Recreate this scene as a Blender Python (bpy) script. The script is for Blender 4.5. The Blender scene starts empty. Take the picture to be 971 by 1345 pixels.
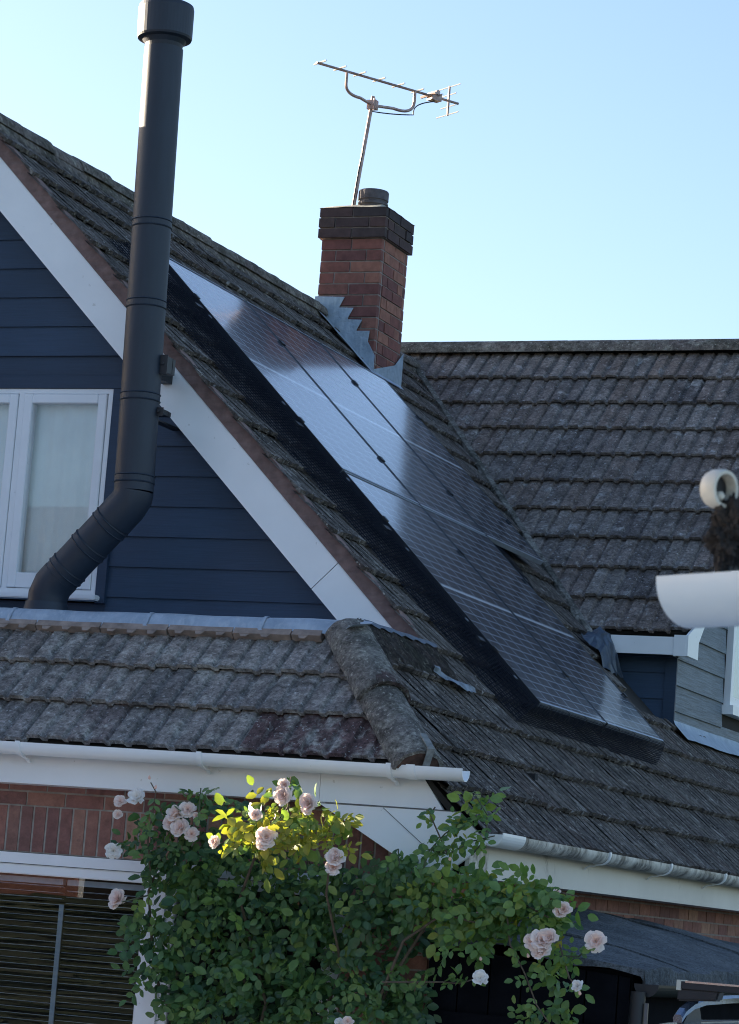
import bpy, bmesh, math, random
from mathutils import Vector, Matrix
random.seed(11)
sc = bpy.context.scene
COL = sc.collection
V = Vector
R2 = math.sqrt(2)

# ------------------------------------------------------------------ helpers
def link(o):
    COL.objects.link(o); return o

ORG = {}
def thing(name, label, cat, loc, group=None):
    o = bpy.data.objects.new(name, None)
    o.empty_display_size = .2
    o.location = loc
    link(o)
    o['label'] = label; o['category'] = cat
    if group: o['group'] = group
    ORG[o.name] = V(loc)
    return o

def tag(o, label, cat, group=None, kind=None):
    if label: o['label'] = label
    if cat: o['category'] = cat
    if group: o['group'] = group
    if kind: o['kind'] = kind
    return o

def obj(name, bm, mat, parent=None, smooth=False, loc=None, label=None):
    """one mesh object from a bmesh in world coordinates (or local ones when loc is given)"""
    me = bpy.data.meshes.new(name)
    org = V((0, 0, 0))
    if parent is not None: org = ORG[parent.name]
    elif loc is not None: org = V(loc)
    bm.normal_update()
    bm.to_mesh(me); bm.free()
    if org.length: me.transform(Matrix.Translation(-org))
    for m in (mat if isinstance(mat, (list, tuple)) else [mat]): me.materials.append(m)
    if smooth:
        me.polygons.foreach_set('use_smooth', [True]*len(me.polygons))
    o = bpy.data.objects.new(name, me); link(o)
    if smooth or any(p.use_smooth for p in me.polygons):
        md = o.modifiers.new('sharp edges', 'EDGE_SPLIT'); md.split_angle = math.radians(38)
    if parent is not None:
        o.parent = parent
    else:
        o.location = org
    ORG[o.name] = org
    if label: o['label'] = label
    return o

def newbm():
    bm = bmesh.new(); bm.faces.layers.float.new('rnd'); return bm

def quad(bm, pts, rnd=None):
    vs = [bm.verts.new(p) for p in pts]
    f = bm.faces.new(vs)
    if rnd is not None: f[bm.faces.layers.float['rnd']] = rnd
    return f

def obox(bm, o, a, b, c, rnd=None, skip=()):
    """box from corner o and edge vectors a,b,c"""
    o, a, b, c = V(o), V(a), V(b), V(c)
    if a.cross(b).dot(c) < 0: a, b = b, a
    p = [o, o+a, o+a+b, o+b, o+c, o+a+c, o+a+b+c, o+b+c]
    vs = [bm.verts.new(q) for q in p]
    for f in ((3,2,1,0),(4,5,6,7),(0,1,5,4),(1,2,6,5),(2,3,7,6),(3,0,4,7)):
        fc = bm.faces.new([vs[i] for i in f])
        if rnd is not None: fc[bm.faces.layers.float['rnd']] = rnd

def box(bm, lo, hi, rnd=None):
    lo, hi = V(lo), V(hi); d = hi-lo
    obox(bm, lo, (d.x,0,0), (0,d.y,0), (0,0,d.z), rnd)

def prism(bm, pts, n):
    """extrude polygon pts by vector n"""
    n = V(n); pts = [V(p) for p in pts]
    a = [bm.verts.new(p) for p in pts]; b = [bm.verts.new(p+n) for p in pts]
    k = len(pts)
    f1 = bm.faces.new(a[::-1]); f2 = bm.faces.new(b)
    for i in range(k):
        bm.faces.new((a[i], a[(i+1)%k], b[(i+1)%k], b[i]))
    bmesh.ops.recalc_face_normals(bm, faces=bm.faces[:])

def tube(bm, pts, r, seg=12, cap=True):
    pts = [V(p) for p in pts]
    n = len(pts)
    rr = r if isinstance(r, (list, tuple)) else [r]*n
    rings = []
    ref = None
    for i, p in enumerate(pts):
        if i == 0: t = pts[1]-p
        elif i == n-1: t = p-pts[i-1]
        else: t = (pts[i+1]-p).normalized() + (p-pts[i-1]).normalized()
        if t.length < 1e-9: t = pts[min(i+1, n-1)]-pts[i-1] if n > 2 else V((0,0,1))
        t = t.normalized()
        if ref is None:
            ref = V((0,1,0)) if abs(t.y) < .9 else V((1,0,0))
        u = (ref - t*ref.dot(t)).normalized(); w = t.cross(u); ref = u
        rings.append([bm.verts.new(p + (u*math.cos(2*math.pi*k/seg) + w*math.sin(2*math.pi*k/seg))*rr[i]) for k in range(seg)])
    for i in range(n-1):
        for k in range(seg):
            bm.faces.new((rings[i][k], rings[i][(k+1)%seg], rings[i+1][(k+1)%seg], rings[i+1][k]))
    if cap:
        bm.faces.new(rings[0][::-1]); bm.faces.new(rings[-1])

def lathe(bm, c, prof, seg=32, axis=(0,0,1)):
    """prof: list of (r, h) along axis from c"""
    c = V(c); t = V(axis).normalized()
    ref = V((0,1,0)) if abs(t.y) < .9 else V((1,0,0))
    u = (ref-t*ref.dot(t)).normalized(); w = t.cross(u)
    rings = []
    for r, h in prof:
        rings.append([bm.verts.new(c+t*h+(u*math.cos(2*math.pi*k/seg)+w*math.sin(2*math.pi*k/seg))*max(r, 1e-4)) for k in range(seg)])
    for i in range(len(prof)-1):
        for k in range(seg):
            bm.faces.new((rings[i][k], rings[i][(k+1)%seg], rings[i+1][(k+1)%seg], rings[i+1][k]))
    bm.faces.new(rings[0][::-1]); bm.faces.new(rings[-1])

def clip(bm, co, no):
    bmesh.ops.bisect_plane(bm, geom=bm.verts[:]+bm.edges[:]+bm.faces[:], dist=1e-5, plane_co=V(co), plane_no=V(no), clear_outer=True)

def halfpipe(bm, A, B, r, th=.004, a0=180, a1=360, seg=14, up=V((0,0,1)), caps=True):
    """half-round channel from A to B, open side up"""
    A, B = V(A), V(B); t = (B-A).normalized(); s = t.cross(up).normalized(); up2 = s.cross(t)
    def ring(c, q):
        return [c + s*math.cos(math.radians(a0+(a1-a0)*k/seg))*q + up2*math.sin(math.radians(a0+(a1-a0)*k/seg))*q for k in range(seg+1)]
    ao, bo, ai, bi = [[bm.verts.new(p) for p in ring(c, q)] for c, q in ((A, r), (B, r), (A, r-th), (B, r-th))]
    for k in range(seg):
        bm.faces.new((ao[k], ao[k+1], bo[k+1], bo[k])); bm.faces.new((ai[k+1], ai[k], bi[k], bi[k+1]))
        bm.faces.new((ao[k+1], ao[k], ai[k], ai[k+1])); bm.faces.new((bo[k], bo[k+1], bi[k+1], bi[k]))
    for k in (0, seg):
        bm.faces.new((ao[k], bo[k], bi[k], ai[k]))
    bmesh.ops.recalc_face_normals(bm, faces=bm.faces[:])

# ------------------------------------------------------------------ materials
class NT:
    def __init__(s, name):
        s.m = bpy.data.materials.new(name); s.m.use_nodes = True
        s.t = s.m.node_tree; s.t.nodes.clear()
        s.out = s.n('ShaderNodeOutputMaterial')
    def n(s, typ, **kw):
        x = s.t.nodes.new(typ)
        for k, v in kw.items(): setattr(x, k, v)
        return x
    def l(s, a, b): s.t.links.new(a, b)
    def coord(s, scale=(1,1,1), rot=(0,0,0)):
        tc = s.n('ShaderNodeTexCoord'); mp = s.n('ShaderNodeMapping')
        mp.inputs['Scale'].default_value = scale; mp.inputs['Rotation'].default_value = rot
        s.l(tc.outputs['Object'], mp.inputs['Vector']); return mp.outputs[0]
    def noise(s, vec, scale, detail=4, rough=.6, dist=0):
        x = s.n('ShaderNodeTexNoise'); x.inputs['Scale'].default_value = scale; x.inputs['Detail'].default_value = detail
        x.inputs['Roughness'].default_value = rough; x.inputs['Distortion'].default_value = dist
        s.l(vec, x.inputs['Vector']); return x.outputs['Fac']
    def ramp(s, fac, stops, interp='LINEAR'):
        x = s.n('ShaderNodeValToRGB'); x.color_ramp.interpolation = interp
        e = x.color_ramp.elements
        while len(e) < len(stops): e.new(.5)
        for el, (p, c) in zip(e, stops):
            el.position = p; el.color = (c[0], c[1], c[2], 1) if not isinstance(c, (int, float)) else (c, c, c, 1)
        s.l(fac, x.inputs[0]); return x.outputs[0]
    def mix(s, fac, a, b, typ='MIX'):
        x = s.n('ShaderNodeMix', data_type='RGBA', blend_type=typ)
        for k, v in ((0, fac), (6, a), (7, b)):
            if isinstance(v, (int, float)): x.inputs[k].default_value = v
            elif isinstance(v, (tuple, list)): x.inputs[k].default_value = (v[0], v[1], v[2], 1)
            else: s.l(v, x.inputs[k])
        return x.outputs[2]
    def math(s, op, a, b=0.0, c=None, clamp=False):
        x = s.n('ShaderNodeMath', operation=op); x.use_clamp = clamp
        for k, v in enumerate((a, b) if c is None else (a, b, c)):
            if isinstance(v, (int, float)): x.inputs[k].default_value = v
            else: s.l(v, x.inputs[k])
        return x.outputs[0]
    def attr(s, name='rnd'):
        x = s.n('ShaderNodeAttribute'); x.attribute_name = name; return x.outputs['Fac']
    def bump(s, h, strength=.4, dist=.01):
        x = s.n('ShaderNodeBump'); x.inputs['Strength'].default_value = strength; x.inputs['Distance'].default_value = dist
        s.l(h, x.inputs['Height']); return x.outputs[0]
    def bsdf(s, col, rough=.7, metal=0., normal=None, spec=.5, coat=0., transl=None):
        b = s.n('ShaderNodeBsdfPrincipled')
        for k, v in (('Base Color', col), ('Roughness', rough), ('Metallic', metal), ('Specular IOR Level', spec), ('Coat Weight', coat)):
            if isinstance(v, (int, float)): b.inputs[k].default_value = v
            elif isinstance(v, (tuple, list)): b.inputs[k].default_value = (v[0], v[1], v[2], 1)
            else: s.l(v, b.inputs[k])
        if normal is not None: s.l(normal, b.inputs['Normal'])
        s.l(b.outputs[0], s.out.inputs[0]); s.b = b
        return b

def mat_plain(name, col, rough=.6, metal=0., nscale=8, var=.15, bstr=.15, bscale=60, spec=.5, coat=0.):
    t = NT(name); v = t.coord()
    n1 = t.noise(v, nscale, 5)
    c2 = tuple(x*(1-var) for x in col); c1 = tuple(min(1, x*(1+var)) for x in col)
    c = t.ramp(n1, [(.3, c2), (.7, c1)])
    n2 = t.noise(v, bscale, 4)
    t.bsdf(c, rough, metal, t.bump(n2, bstr, .004), spec, coat)
    return t.m

def mat_tile(name, cols, lichen, lich_amt=.62, moss=(.035,.035,.025), moss_amt=.6, speck=.63, rough=.9):
    t = NT(name); v = t.coord()
    r = t.attr()
    base = t.ramp(r, [(i/(len(cols)-1), c) for i, c in enumerate(cols)])
    n = t.noise(v, 9, 6, .65)
    base = t.mix(1., base, t.ramp(n, [(.3, .5), (.7, 1.4)]), 'MULTIPLY')
    nl = t.noise(v, 7.5, 7, .62, .4)
    base = t.mix(t.ramp(nl, [(lich_amt-.07, 0.), (lich_amt+.07, .85)]), base, lichen)
    nm = t.noise(v, 4.2, 8, .7)
    base = t.mix(t.ramp(nm, [(moss_amt-.06, 0.), (moss_amt+.1, .8)]), base, moss)
    # pale lichen spots
    ns = t.noise(v, 46, 3, .6)
    base = t.mix(t.ramp(ns, [(speck, 0.), (speck+.03, .75)]), base, tuple(min(.5, x*1.35) for x in lichen))
    nd = t.noise(v, 33, 4, .7)
    base = t.mix(t.ramp(nd, [(.3, .75), (.42, 0.)]), base, (.03,.028,.026))
    nf = t.noise(v, 38, 5, .8)
    base = t.mix(1., base, t.ramp(nf, [(.33, .42), (.5, 1.), (.67, 1.75)]), 'MULTIPLY')
    nb = t.noise(v, 60, 6, .75)
    nb2 = t.noise(v, 18, 5, .7)
    h = t.math('ADD', nb, t.math('MULTIPLY', nb2, 1.4))
    t.bsdf(base, rough, 0, t.bump(h, 1., .016), .3)
    return t.m

def add_streaks(m):
    t = m.node_tree; p = [n for n in t.nodes if n.type == 'BSDF_PRINCIPLED'][0]
    src = p.inputs['Base Color'].links[0].from_socket
    tc = t.nodes.new('ShaderNodeTexCoord'); mp = t.nodes.new('ShaderNodeMapping'); mp.inputs['Rotation'].default_value = (0, math.radians(45), 0); mp.inputs['Scale'].default_value = (5, 46, 5)
    t.links.new(tc.outputs['Object'], mp.inputs['Vector'])
    for seed, th, col, k in ((0, .66, (.44,.42,.39), .8), (7, .63, (.02,.019,.018), .85)):
        n = t.nodes.new('ShaderNodeTexNoise'); n.noise_dimensions = '4D'; n.inputs['W'].default_value = seed; n.inputs['Scale'].default_value = 1.; n.inputs['Detail'].default_value = 4
        t.links.new(mp.outputs[0], n.inputs['Vector'])
        r = t.nodes.new('ShaderNodeValToRGB'); r.color_ramp.elements[0].position = th; r.color_ramp.elements[0].color = (0,0,0,1); r.color_ramp.elements[1].position = th+.05; r.color_ramp.elements[1].color = (k,k,k,1)
        t.links.new(n.outputs['Fac'], r.inputs[0])
        mx = t.nodes.new('ShaderNodeMix'); mx.data_type = 'RGBA'; mx.inputs[7].default_value = (*col, 1)
        t.links.new(r.outputs[0], mx.inputs[0]); t.links.new(src, mx.inputs[6]); src = mx.outputs[2]
    t.links.new(src, p.inputs['Base Color'])
    return m
M = {}
M['tile_front'] = mat_tile('lichened concrete tile', [(.21,.195,.185),(.28,.258,.238),(.235,.215,.205),(.30,.27,.245),(.135,.085,.082),(.26,.245,.232)], (.42,.40,.36), .57, moss=(.07,.062,.055), moss_amt=.63)
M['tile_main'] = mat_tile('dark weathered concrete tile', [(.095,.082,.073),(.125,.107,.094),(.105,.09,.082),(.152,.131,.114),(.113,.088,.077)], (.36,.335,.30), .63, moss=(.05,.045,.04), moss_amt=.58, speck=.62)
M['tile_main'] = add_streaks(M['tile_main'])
M['tile_wing'] = mat_tile('grey weathered concrete tile', [(.17,.146,.134),(.245,.212,.19),(.20,.165,.15),(.225,.178,.152),(.135,.118,.114),(.27,.236,.212)], (.40,.385,.37), .63, moss=(.07,.062,.06), moss_amt=.62, speck=.64)
M['tile_hip'] = mat_tile('mossy hip tile', [(.14,.128,.115),(.18,.165,.148),(.10,.066,.062)], (.29,.275,.235), .56, moss=(.05,.05,.035), moss_amt=.57, speck=.6)
M['tile_ridge'] = mat_tile('mossy ridge tile', [(.18,.155,.135),(.22,.19,.16),(.165,.135,.122)], (.32,.30,.25), .58, moss=(.055,.05,.035), moss_amt=.52, speck=.62)
M['tile_fibrous'] = mat_tile('dark mossy fibrous tile', [(.05,.04,.038),(.065,.05,.045)], (.15,.14,.11), .7, moss_amt=.5)
M['mortar_valley'] = mat_tile('mossy valley mortar', [(.16,.15,.135),(.22,.21,.19)], (.3,.29,.26), .55, moss_amt=.5)
M['deck'] = mat_plain('roof deck', (.03,.028,.026), .95)
M['undercloak'] = mat_plain('brown verge mortar', (.20,.132,.118), .9, nscale=14, var=.3, bstr=.6, bscale=30)
M['mortar_strip'] = mat_plain('ochre mortar bedding', (.26,.20,.165), .9, nscale=12, var=.35, bstr=.6, bscale=40)
M['mortar_pale'] = mat_plain('pale valley mortar', (.3,.285,.26), .9, nscale=14, var=.4, bstr=.7, bscale=30)

def mat_navy(name, col, lo=.86, hi=1.1, bs=.35):
    t = NT(name)
    sc_ = (2.2, 2.2, 60) 
    v = t.coord(sc_)
    n = t.noise(v, 1.6, 6, .65)
    v2 = t.coord()
    n2 = t.noise(v2, 2.5, 4)
    c = t.mix(1., t.ramp(t.attr(), [(0, tuple(x*.9 for x in col)), (1, tuple(x*1.1 for x in col))]), t.ramp(n, [(.3, lo), (.7, hi)]), 'MULTIPLY')
    c = t.mix(1., c, t.ramp(n2, [(.3, .9), (.7, 1.08)]), 'MULTIPLY')
    t.bsdf(c, .55, 0, t.bump(n, bs, .006), .4)
    return t.m
M['navy'] = mat_navy('navy fibre cement board', (.030,.058,.105))
M['navy_trim'] = mat_navy('navy trim', (.028,.054,.098), bs=.1)
M['greyboard'] = mat_navy('weathered grey timber board', (.15,.185,.215), lo=.55, hi=1.35, bs=1.0)

def mat_white(name, col=(.86,.87,.87), dirt=.0, rough=.32):
    t = NT(name); v = t.coord()
    n = t.noise(v, 3, 5)
    c = t.mix(1., col, t.ramp(n, [(.3, .95), (.7, 1.02)]), 'MULTIPLY')
    ns = t.noise(v, 26, 3, .5)
    c = t.mix(t.ramp(ns, [(.72, 0.), (.75, .35)]), c, (.35,.34,.3))
    t.bsdf(c, rough, 0, None, .5)
    return t.m
M['upvc'] = mat_white('white upvc')
M['upvc_frame'] = mat_white('white upvc frame', (.84,.86,.88))

def mat_stained(name, th):
    t = NT(name); v = t.coord()
    n = t.noise(v, 1.5, 4)
    n1 = t.noise(v, 1.7, 7, .72, .6)
    n2 = t.noise(t.coord((1, 1, .5)), 9, 7, .8)
    c = t.mix(1., (.66,.64,.59), t.ramp(n, [(.3, .86), (.7, 1.05)]), 'MULTIPLY')
    mk = t.ramp(n1, [(th, 0.), (th+.09, 1.)])
    c = t.mix(t.math('MULTIPLY', mk, t.ramp(n2, [(.40, 0.), (.54, .9)])), c, (.075,.073,.068))
    t.bsdf(c, .45, 0, None, .4)
    return t.m
M['upvc_stained'] = mat_stained('gutter with black algae', .43)
M['upvc_marked'] = mat_stained('fascia with a few black marks', .575)

def mat_brick(name, cols, rough=.85):
    t = NT(name); v = t.coord()
    c = t.ramp(t.attr(), [(i/(len(cols)-1), k) for i, k in enumerate(cols)])
    n = t.noise(v, 16, 6, .7)
    c = t.mix(1., c, t.ramp(n, [(.25, .6), (.75, 1.3)]), 'MULTIPLY')
    ns = t.noise(v, 11, 6, .7)
    c = t.mix(t.ramp(ns, [(.62, 0.), (.72, .5)]), c, (.05,.04,.04))
    nw = t.noise(v, 23, 5, .6)
    c = t.mix(t.ramp(nw, [(.71, 0.), (.76, .5)]), c, (.30,.27,.25))
    nb = t.noise(v, 80, 5, .7)
    t.bsdf(c, rough, 0, t.bump(nb, .6, .006), .3)
    return t.m
M['brick'] = mat_brick('red stock brick', [(.38,.19,.135),(.235,.11,.095),(.35,.165,.125),(.19,.095,.088),(.43,.24,.165),(.28,.135,.112)])
M['brick_chimney'] = mat_brick('weathered chimney brick', [(.29,.115,.085),(.165,.068,.062),(.33,.15,.105),(.21,.085,.072),(.12,.058,.058)])
M['brick_soot'] = mat_brick('sooty chimney brick', [(.065,.048,.05),(.095,.056,.053),(.05,.042,.045),(.08,.055,.052)])
M['mortar'] = mat_plain('mortar', (.36,.33,.29), .95, nscale=20, var=.25, bstr=.6)
M['mortar_dark'] = mat_plain('sooty mortar', (.27,.23,.21), .95, nscale=20, var=.3, bstr=.6)
M['cement'] = mat_plain('cement flaunching', (.3,.28,.22), .95, nscale=9, var=.35, bstr=.7)

def mat_lead():
    t = NT('grey lead sheet'); v = t.coord()
    n = t.noise(v, 7, 6, .6, .3); n2 = t.noise(t.coord((14, 14, 3)), 2.2, 5, .6)
    c = t.ramp(n, [(.25, (.24,.30,.36)), (.6, (.37,.44,.51)), (.8, (.48,.54,.58))])
    c = t.mix(t.ramp(n2, [(.5, 0.), (.7, .5)]), c, (.52,.57,.6))
    h = t.noise(v, 16, 3)
    t.bsdf(c, .5, .35, t.bump(h, .5, .02), .5)
    return t.m
M['lead'] = mat_lead()
M['lead_dark'] = mat_plain('dark crumpled lead', (.05,.07,.10), .38, .3, 12, .4, .5, 18)

def mat_flue():
    t = NT('black enamelled flue'); v = t.coord()
    n = t.noise(t.coord((6, 6, 1.2)), 3, 5, .6)
    c = t.ramp(n, [(.3, (.006,.013,.025)), (.7, (.010,.020,.036))])
    n2 = t.noise(v, 90, 4)
    b = t.bsdf(c, .56, 0, t.bump(n2, .08, .004), .6, .0)
    return t.m
M['flue'] = mat_flue()
M['black'] = mat_plain('black painted metal', (.012,.014,.018), .5)
M['blackwood'] = mat_plain('black stained boards', (.006,.007,.010), .95, nscale=6, var=.3, bstr=.3, spec=.05)
M['felt'] = None
def mat_felt():
    t = NT('mineral roofing felt'); v = t.coord()
    n = t.noise(v, 5, 6, .65); n2 = t.noise(v, 60, 5, .85)
    c = t.ramp(n, [(.25, (.045,.052,.06)), (.55, (.088,.098,.108)), (.8, (.155,.16,.16))])
    c = t.mix(1., c, t.ramp(n2, [(.35, .3), (.65, 1.7)]), 'MULTIPLY')
    t.bsdf(c, .85, 0, t.bump(t.math('ADD', n2, t.math('MULTIPLY', n, 2.)), .5, .01), .3)
    return t.m
M['felt'] = mat_felt()

def mat_rust():
    t = NT('weathered aerial metal'); v = t.coord()
    n = t.noise(v, 22, 5)
    c = t.ramp(n, [(.35, (.30,.19,.16)), (.65, (.46,.36,.32))])
    t.bsdf(c, .5, .45, None, .5); return t.m
M['aerial'] = mat_rust()
M['alu'] = mat_plain('bright aluminium', (.72,.70,.68), .35, .75, 20, .1)

def mat_glass(name, tint=(1,1,1), rough=.0, boost=0.03):
    t = NT(name)
    fr = t.n('ShaderNodeFresnel'); fr.inputs[0].default_value = 1.52
    f = t.math('ADD', t.math('MULTIPLY', fr.outputs[0], 1.35), boost, clamp=True)
    tr = t.n('ShaderNodeBsdfTransparent'); tr.inputs[0].default_value = (*tint, 1)
    gl = t.n('ShaderNodeBsdfGlossy'); gl.inputs['Roughness'].default_value = rough
    v = t.coord(); nb = t.noise(v, 1.3, 1)
    t.l(t.bump(nb, .03, .01), gl.inputs['Normal'])
    mx = t.n('ShaderNodeMixShader')
    t.l(f, mx.inputs[0]); t.l(tr.outputs[0], mx.inputs[1]); t.l(gl.outputs[0], mx.inputs[2])
    t.l(mx.outputs[0], t.out.inputs[0]); return t.m
M['glass'] = mat_glass('window glass', (.95,.98,1.))
M['curtain'] = mat_plain('pale net curtain', (.84,.93,.97), .9, nscale=3, var=.06, bstr=.1)
M['dark_room'] = mat_plain('dark room', (.02,.02,.022), .9)
M['slat'] = mat_plain('grey blind slat', (.50,.58,.66), .5)
M['cord'] = mat_plain('pale blue blind tape', (.40,.48,.55), .6)

def mat_solar():
    t = NT('solar cells under glass')
    tc = t.n('ShaderNodeTexCoord'); sx = t.n('ShaderNodeSeparateXYZ'); t.l(tc.outputs['Object'], sx.inputs[0])
    def lines(o, period, width, off=0.):
        a = t.math('ADD', o, off)
        m = t.math('PINGPONG', a, period/2)      # 0 at lines
        return t.math('LESS_THAN', m, width/2)
    W_, L_ = PW, PL
    gx = lines(sx.outputs[0], (W_-.03)/6, .0105, -.015)
    gy = lines(sx.outputs[1], (L_/2-.03)/12, .0055, -.012)
    # white band across the middle of the panel
    my = t.math('LESS_THAN', t.math('ABSOLUTE', t.math('SUBTRACT', sx.outputs[1], L_/2)), .011)
    n = t.noise(t.coord(), 3.5, 4)
    cell = t.ramp(n, [(.3, (.005,.011,.024)), (.7, (.008,.016,.034))])
    g = t.math('MAXIMUM', gx, gy)
    c = t.mix(g, cell, (.40,.46,.54))
    c = t.mix(my, c, (.62,.66,.70))
    b = t.bsdf(c, .3, 0, None, .15)
    b.inputs['Coat Weight'].default_value = 1.
    b.inputs['Coat Roughness'].default_value = .085
    b.inputs['Coat IOR'].default_value = 1.52
    return t.m
PW, PL = 1.25, 1.95
M['solar'] = mat_solar()
M['panel_frame'] = mat_plain('black anodised frame', (.014,.017,.024), .38, .2)
M['panel_lip'] = mat_plain('bare aluminium lip', (.42,.46,.52), .4, .6)

def mat_birdmesh():
    t = NT('black wire mesh')
    tc = t.n('ShaderNodeTexCoord'); sx = t.n('ShaderNodeSeparateXYZ'); t.l(tc.outputs['UV'], sx.inputs[0])
    a = t.math('LESS_THAN', t.math('PINGPONG', sx.outputs[0], .0125), .0030)
    b = t.math('LESS_THAN', t.math('PINGPONG', sx.outputs[1], .013), .0060)
    g = t.math('MAXIMUM', a, b)
    d = t.n('ShaderNodeBsdfPrincipled'); d.inputs['Base Color'].default_value = (.006,.008,.014,1); d.inputs['Roughness'].default_value = .9; d.inputs['Specular IOR Level'].default_value = .08
    tr = t.n('ShaderNodeBsdfTransparent'); mx = t.n('ShaderNodeMixShader')
    t.l(g, mx.inputs[0]); t.l(tr.outputs[0], mx.inputs[1]); t.l(d.outputs[0], mx.inputs[2])
    t.l(mx.outputs[0], t.out.inputs[0]); return t.m
M['birdmesh'] = mat_birdmesh()

def mat_leaf(name, stops, rough=.34, tl=.4):
    t = NT(name)
    c = t.ramp(t.attr(), stops)
    v = t.coord(); n = t.noise(v, 30, 3)
    c = t.mix(1., c, t.ramp(n, [(.3, .85), (.7, 1.15)]), 'MULTIPLY')
    b = t.bsdf(c, rough, 0, None, .45)
    tr = t.n('ShaderNodeBsdfTranslucent'); t.l(t.mix(1., c, (1.25,1.3,.5), 'MULTIPLY'), tr.inputs[0])
    mx = t.n('ShaderNodeMixShader'); mx.inputs[0].default_value = tl
    t.l(b.outputs[0], mx.inputs[1]); t.l(tr.outputs[0], mx.inputs[2]); t.l(mx.outputs[0], t.out.inputs[0])
    return t.m
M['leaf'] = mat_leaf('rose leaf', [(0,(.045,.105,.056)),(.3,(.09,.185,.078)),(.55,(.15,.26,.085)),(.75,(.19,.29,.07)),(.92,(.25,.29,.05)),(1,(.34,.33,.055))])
M['hedge'] = mat_leaf('dark conifer', [(0,(.015,.035,.018)),(1,(.035,.06,.025))], .6, .1)
M['stem'] = mat_plain('rose stem', (.06,.075,.035), .6, nscale=30, var=.4)
M['woody'] = mat_plain('woody rose cane', (.10,.075,.05), .8, nscale=30, var=.4)
def mat_petal(name, a, b):
    t = NT(name)
    c = t.ramp(t.attr(), [(0, a), (1, b)])
    p = t.bsdf(c, .55, 0, None, .3)
    tr = t.n('ShaderNodeBsdfTranslucent'); t.l(c, tr.inputs[0])
    mx = t.n('ShaderNodeMixShader'); mx.inputs[0].default_value = .3
    t.l(p.outputs[0], mx.inputs[1]); t.l(tr.outputs[0], mx.inputs[2]); t.l(mx.outputs[0], t.out.inputs[0])
    return t.m
M['petal_pink'] = mat_petal('pale pink petal', (.92,.64,.53), (.96,.87,.81))
M['petal_white'] = mat_petal('white petal', (.90,.82,.72), (.95,.93,.91))
M['car_paint'] = mat_plain('silver grey car paint', (.26,.30,.36), .28, .5, 3, .05, .0, 50, .5, 1.)
M['car_glass'] = mat_plain('dark car glass', (.01,.012,.015), .05, 0, 3, .1, 0., 50, .6)
M['rubber'] = mat_plain('black rubber', (.015,.015,.016), .7)
M['rail_metal'] = mat_plain('anodised rail', (.55,.57,.6), .22, .9)
M['chrome'] = mat_plain('polished rail', (.16,.2,.27), .18, .85)
M['redlamp'] = mat_plain('red lamp', (.4,.02,.02), .2)
M['moss'] = mat_plain('black moss', (.032,.026,.022), 1., nscale=60, var=.6, bstr=1., bscale=90)
M['cream'] = mat_plain('cream plastic', (.58,.55,.46), .45, nscale=6, var=.12)
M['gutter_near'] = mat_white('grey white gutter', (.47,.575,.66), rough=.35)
M['gravel'] = mat_plain('pale gravel', (.45,.47,.49), .95, nscale=4, var=.2, bstr=.6, bscale=120)
M['grass_ground'] = mat_plain('lawn', (.045,.07,.025), .95, nscale=3, var=.3, bstr=.8, bscale=120)

# ------------------------------------------------------------------ world, sun, camera
ALPHA, ELEV = 13.0, 12.0
w = bpy.data.worlds.new('World'); sc.world = w; w.use_nodes = True
nt = w.node_tree; bg = nt.nodes['Background']
sky = nt.nodes.new('ShaderNodeTexSky'); sky.sky_type = 'NISHITA'; sky.sun_disc = False
sky.sun_elevation = math.radians(ELEV); sky.sun_rotation = math.radians(-(90-ALPHA))
sky.ozone_density = 2.3; sky.air_density = 1.0; sky.dust_density = 1.2
tint = nt.nodes.new('ShaderNodeMix'); tint.data_type = 'RGBA'; tint.blend_type = 'MULTIPLY'
tint.inputs[0].default_value = 1; tint.inputs[7].default_value = (1.03, .985, 1.03, 1)
nt.links.new(sky.outputs[0], tint.inputs[6]); nt.links.new(tint.outputs[2], bg.inputs[0]); bg.inputs[1].default_value = .070
S = V((-math.cos(math.radians(ELEV))*math.cos(math.radians(ALPHA)), math.cos(math.radians(ELEV))*math.sin(math.radians(ALPHA)), math.sin(math.radians(ELEV))))
sd = bpy.data.lights.new('sun', 'SUN'); sd.energy = 5.0; sd.angle = math.radians(.5); sd.color = (1., .84, .64)
so = link(bpy.data.objects.new('sun', sd)); so.rotation_euler = (-S).to_track_quat('-Z', 'Y').to_euler(); so.location = (-20, 5, 20)

cam = bpy.data.cameras.new('camera'); co = link(bpy.data.objects.new('camera', cam))
Rm = [[0.9272164258598681, 0.018586462696582436, -0.3740644904559647], [0.3665187523552577, 0.1603904799240465, 0.9164818045775264], [0.07703053801965284, -0.9868786335483014, 0.1419044004188744]]
m4 = Matrix([[Rm[i][0], -Rm[i][1], -Rm[i][2], 0] for i in range(3)] + [[0,0,0,1]])
m4.translation = V((0, 0, 1.65)); co.matrix_world = m4
cam.sensor_fit = 'HORIZONTAL'; cam.sensor_width = 36; cam.lens = 36*3717/971; cam.clip_end = 2000; cam.clip_start = .05
cam.dof.use_dof = True; cam.dof.focus_distance = 16.5; cam.dof.aperture_fstop = 32.0
sc.camera = co
sc.view_settings.view_transform = 'Standard'; sc.view_settings.look = 'None'; sc.view_settings.gamma = 1; sc.view_settings.exposure = 2.22
sc.cycles.use_denoising = True; sc.cycles.filter_width = 1.05
sc.cycles.max_bounces = 8; sc.cycles.transparent_max_bounces = 16

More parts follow.
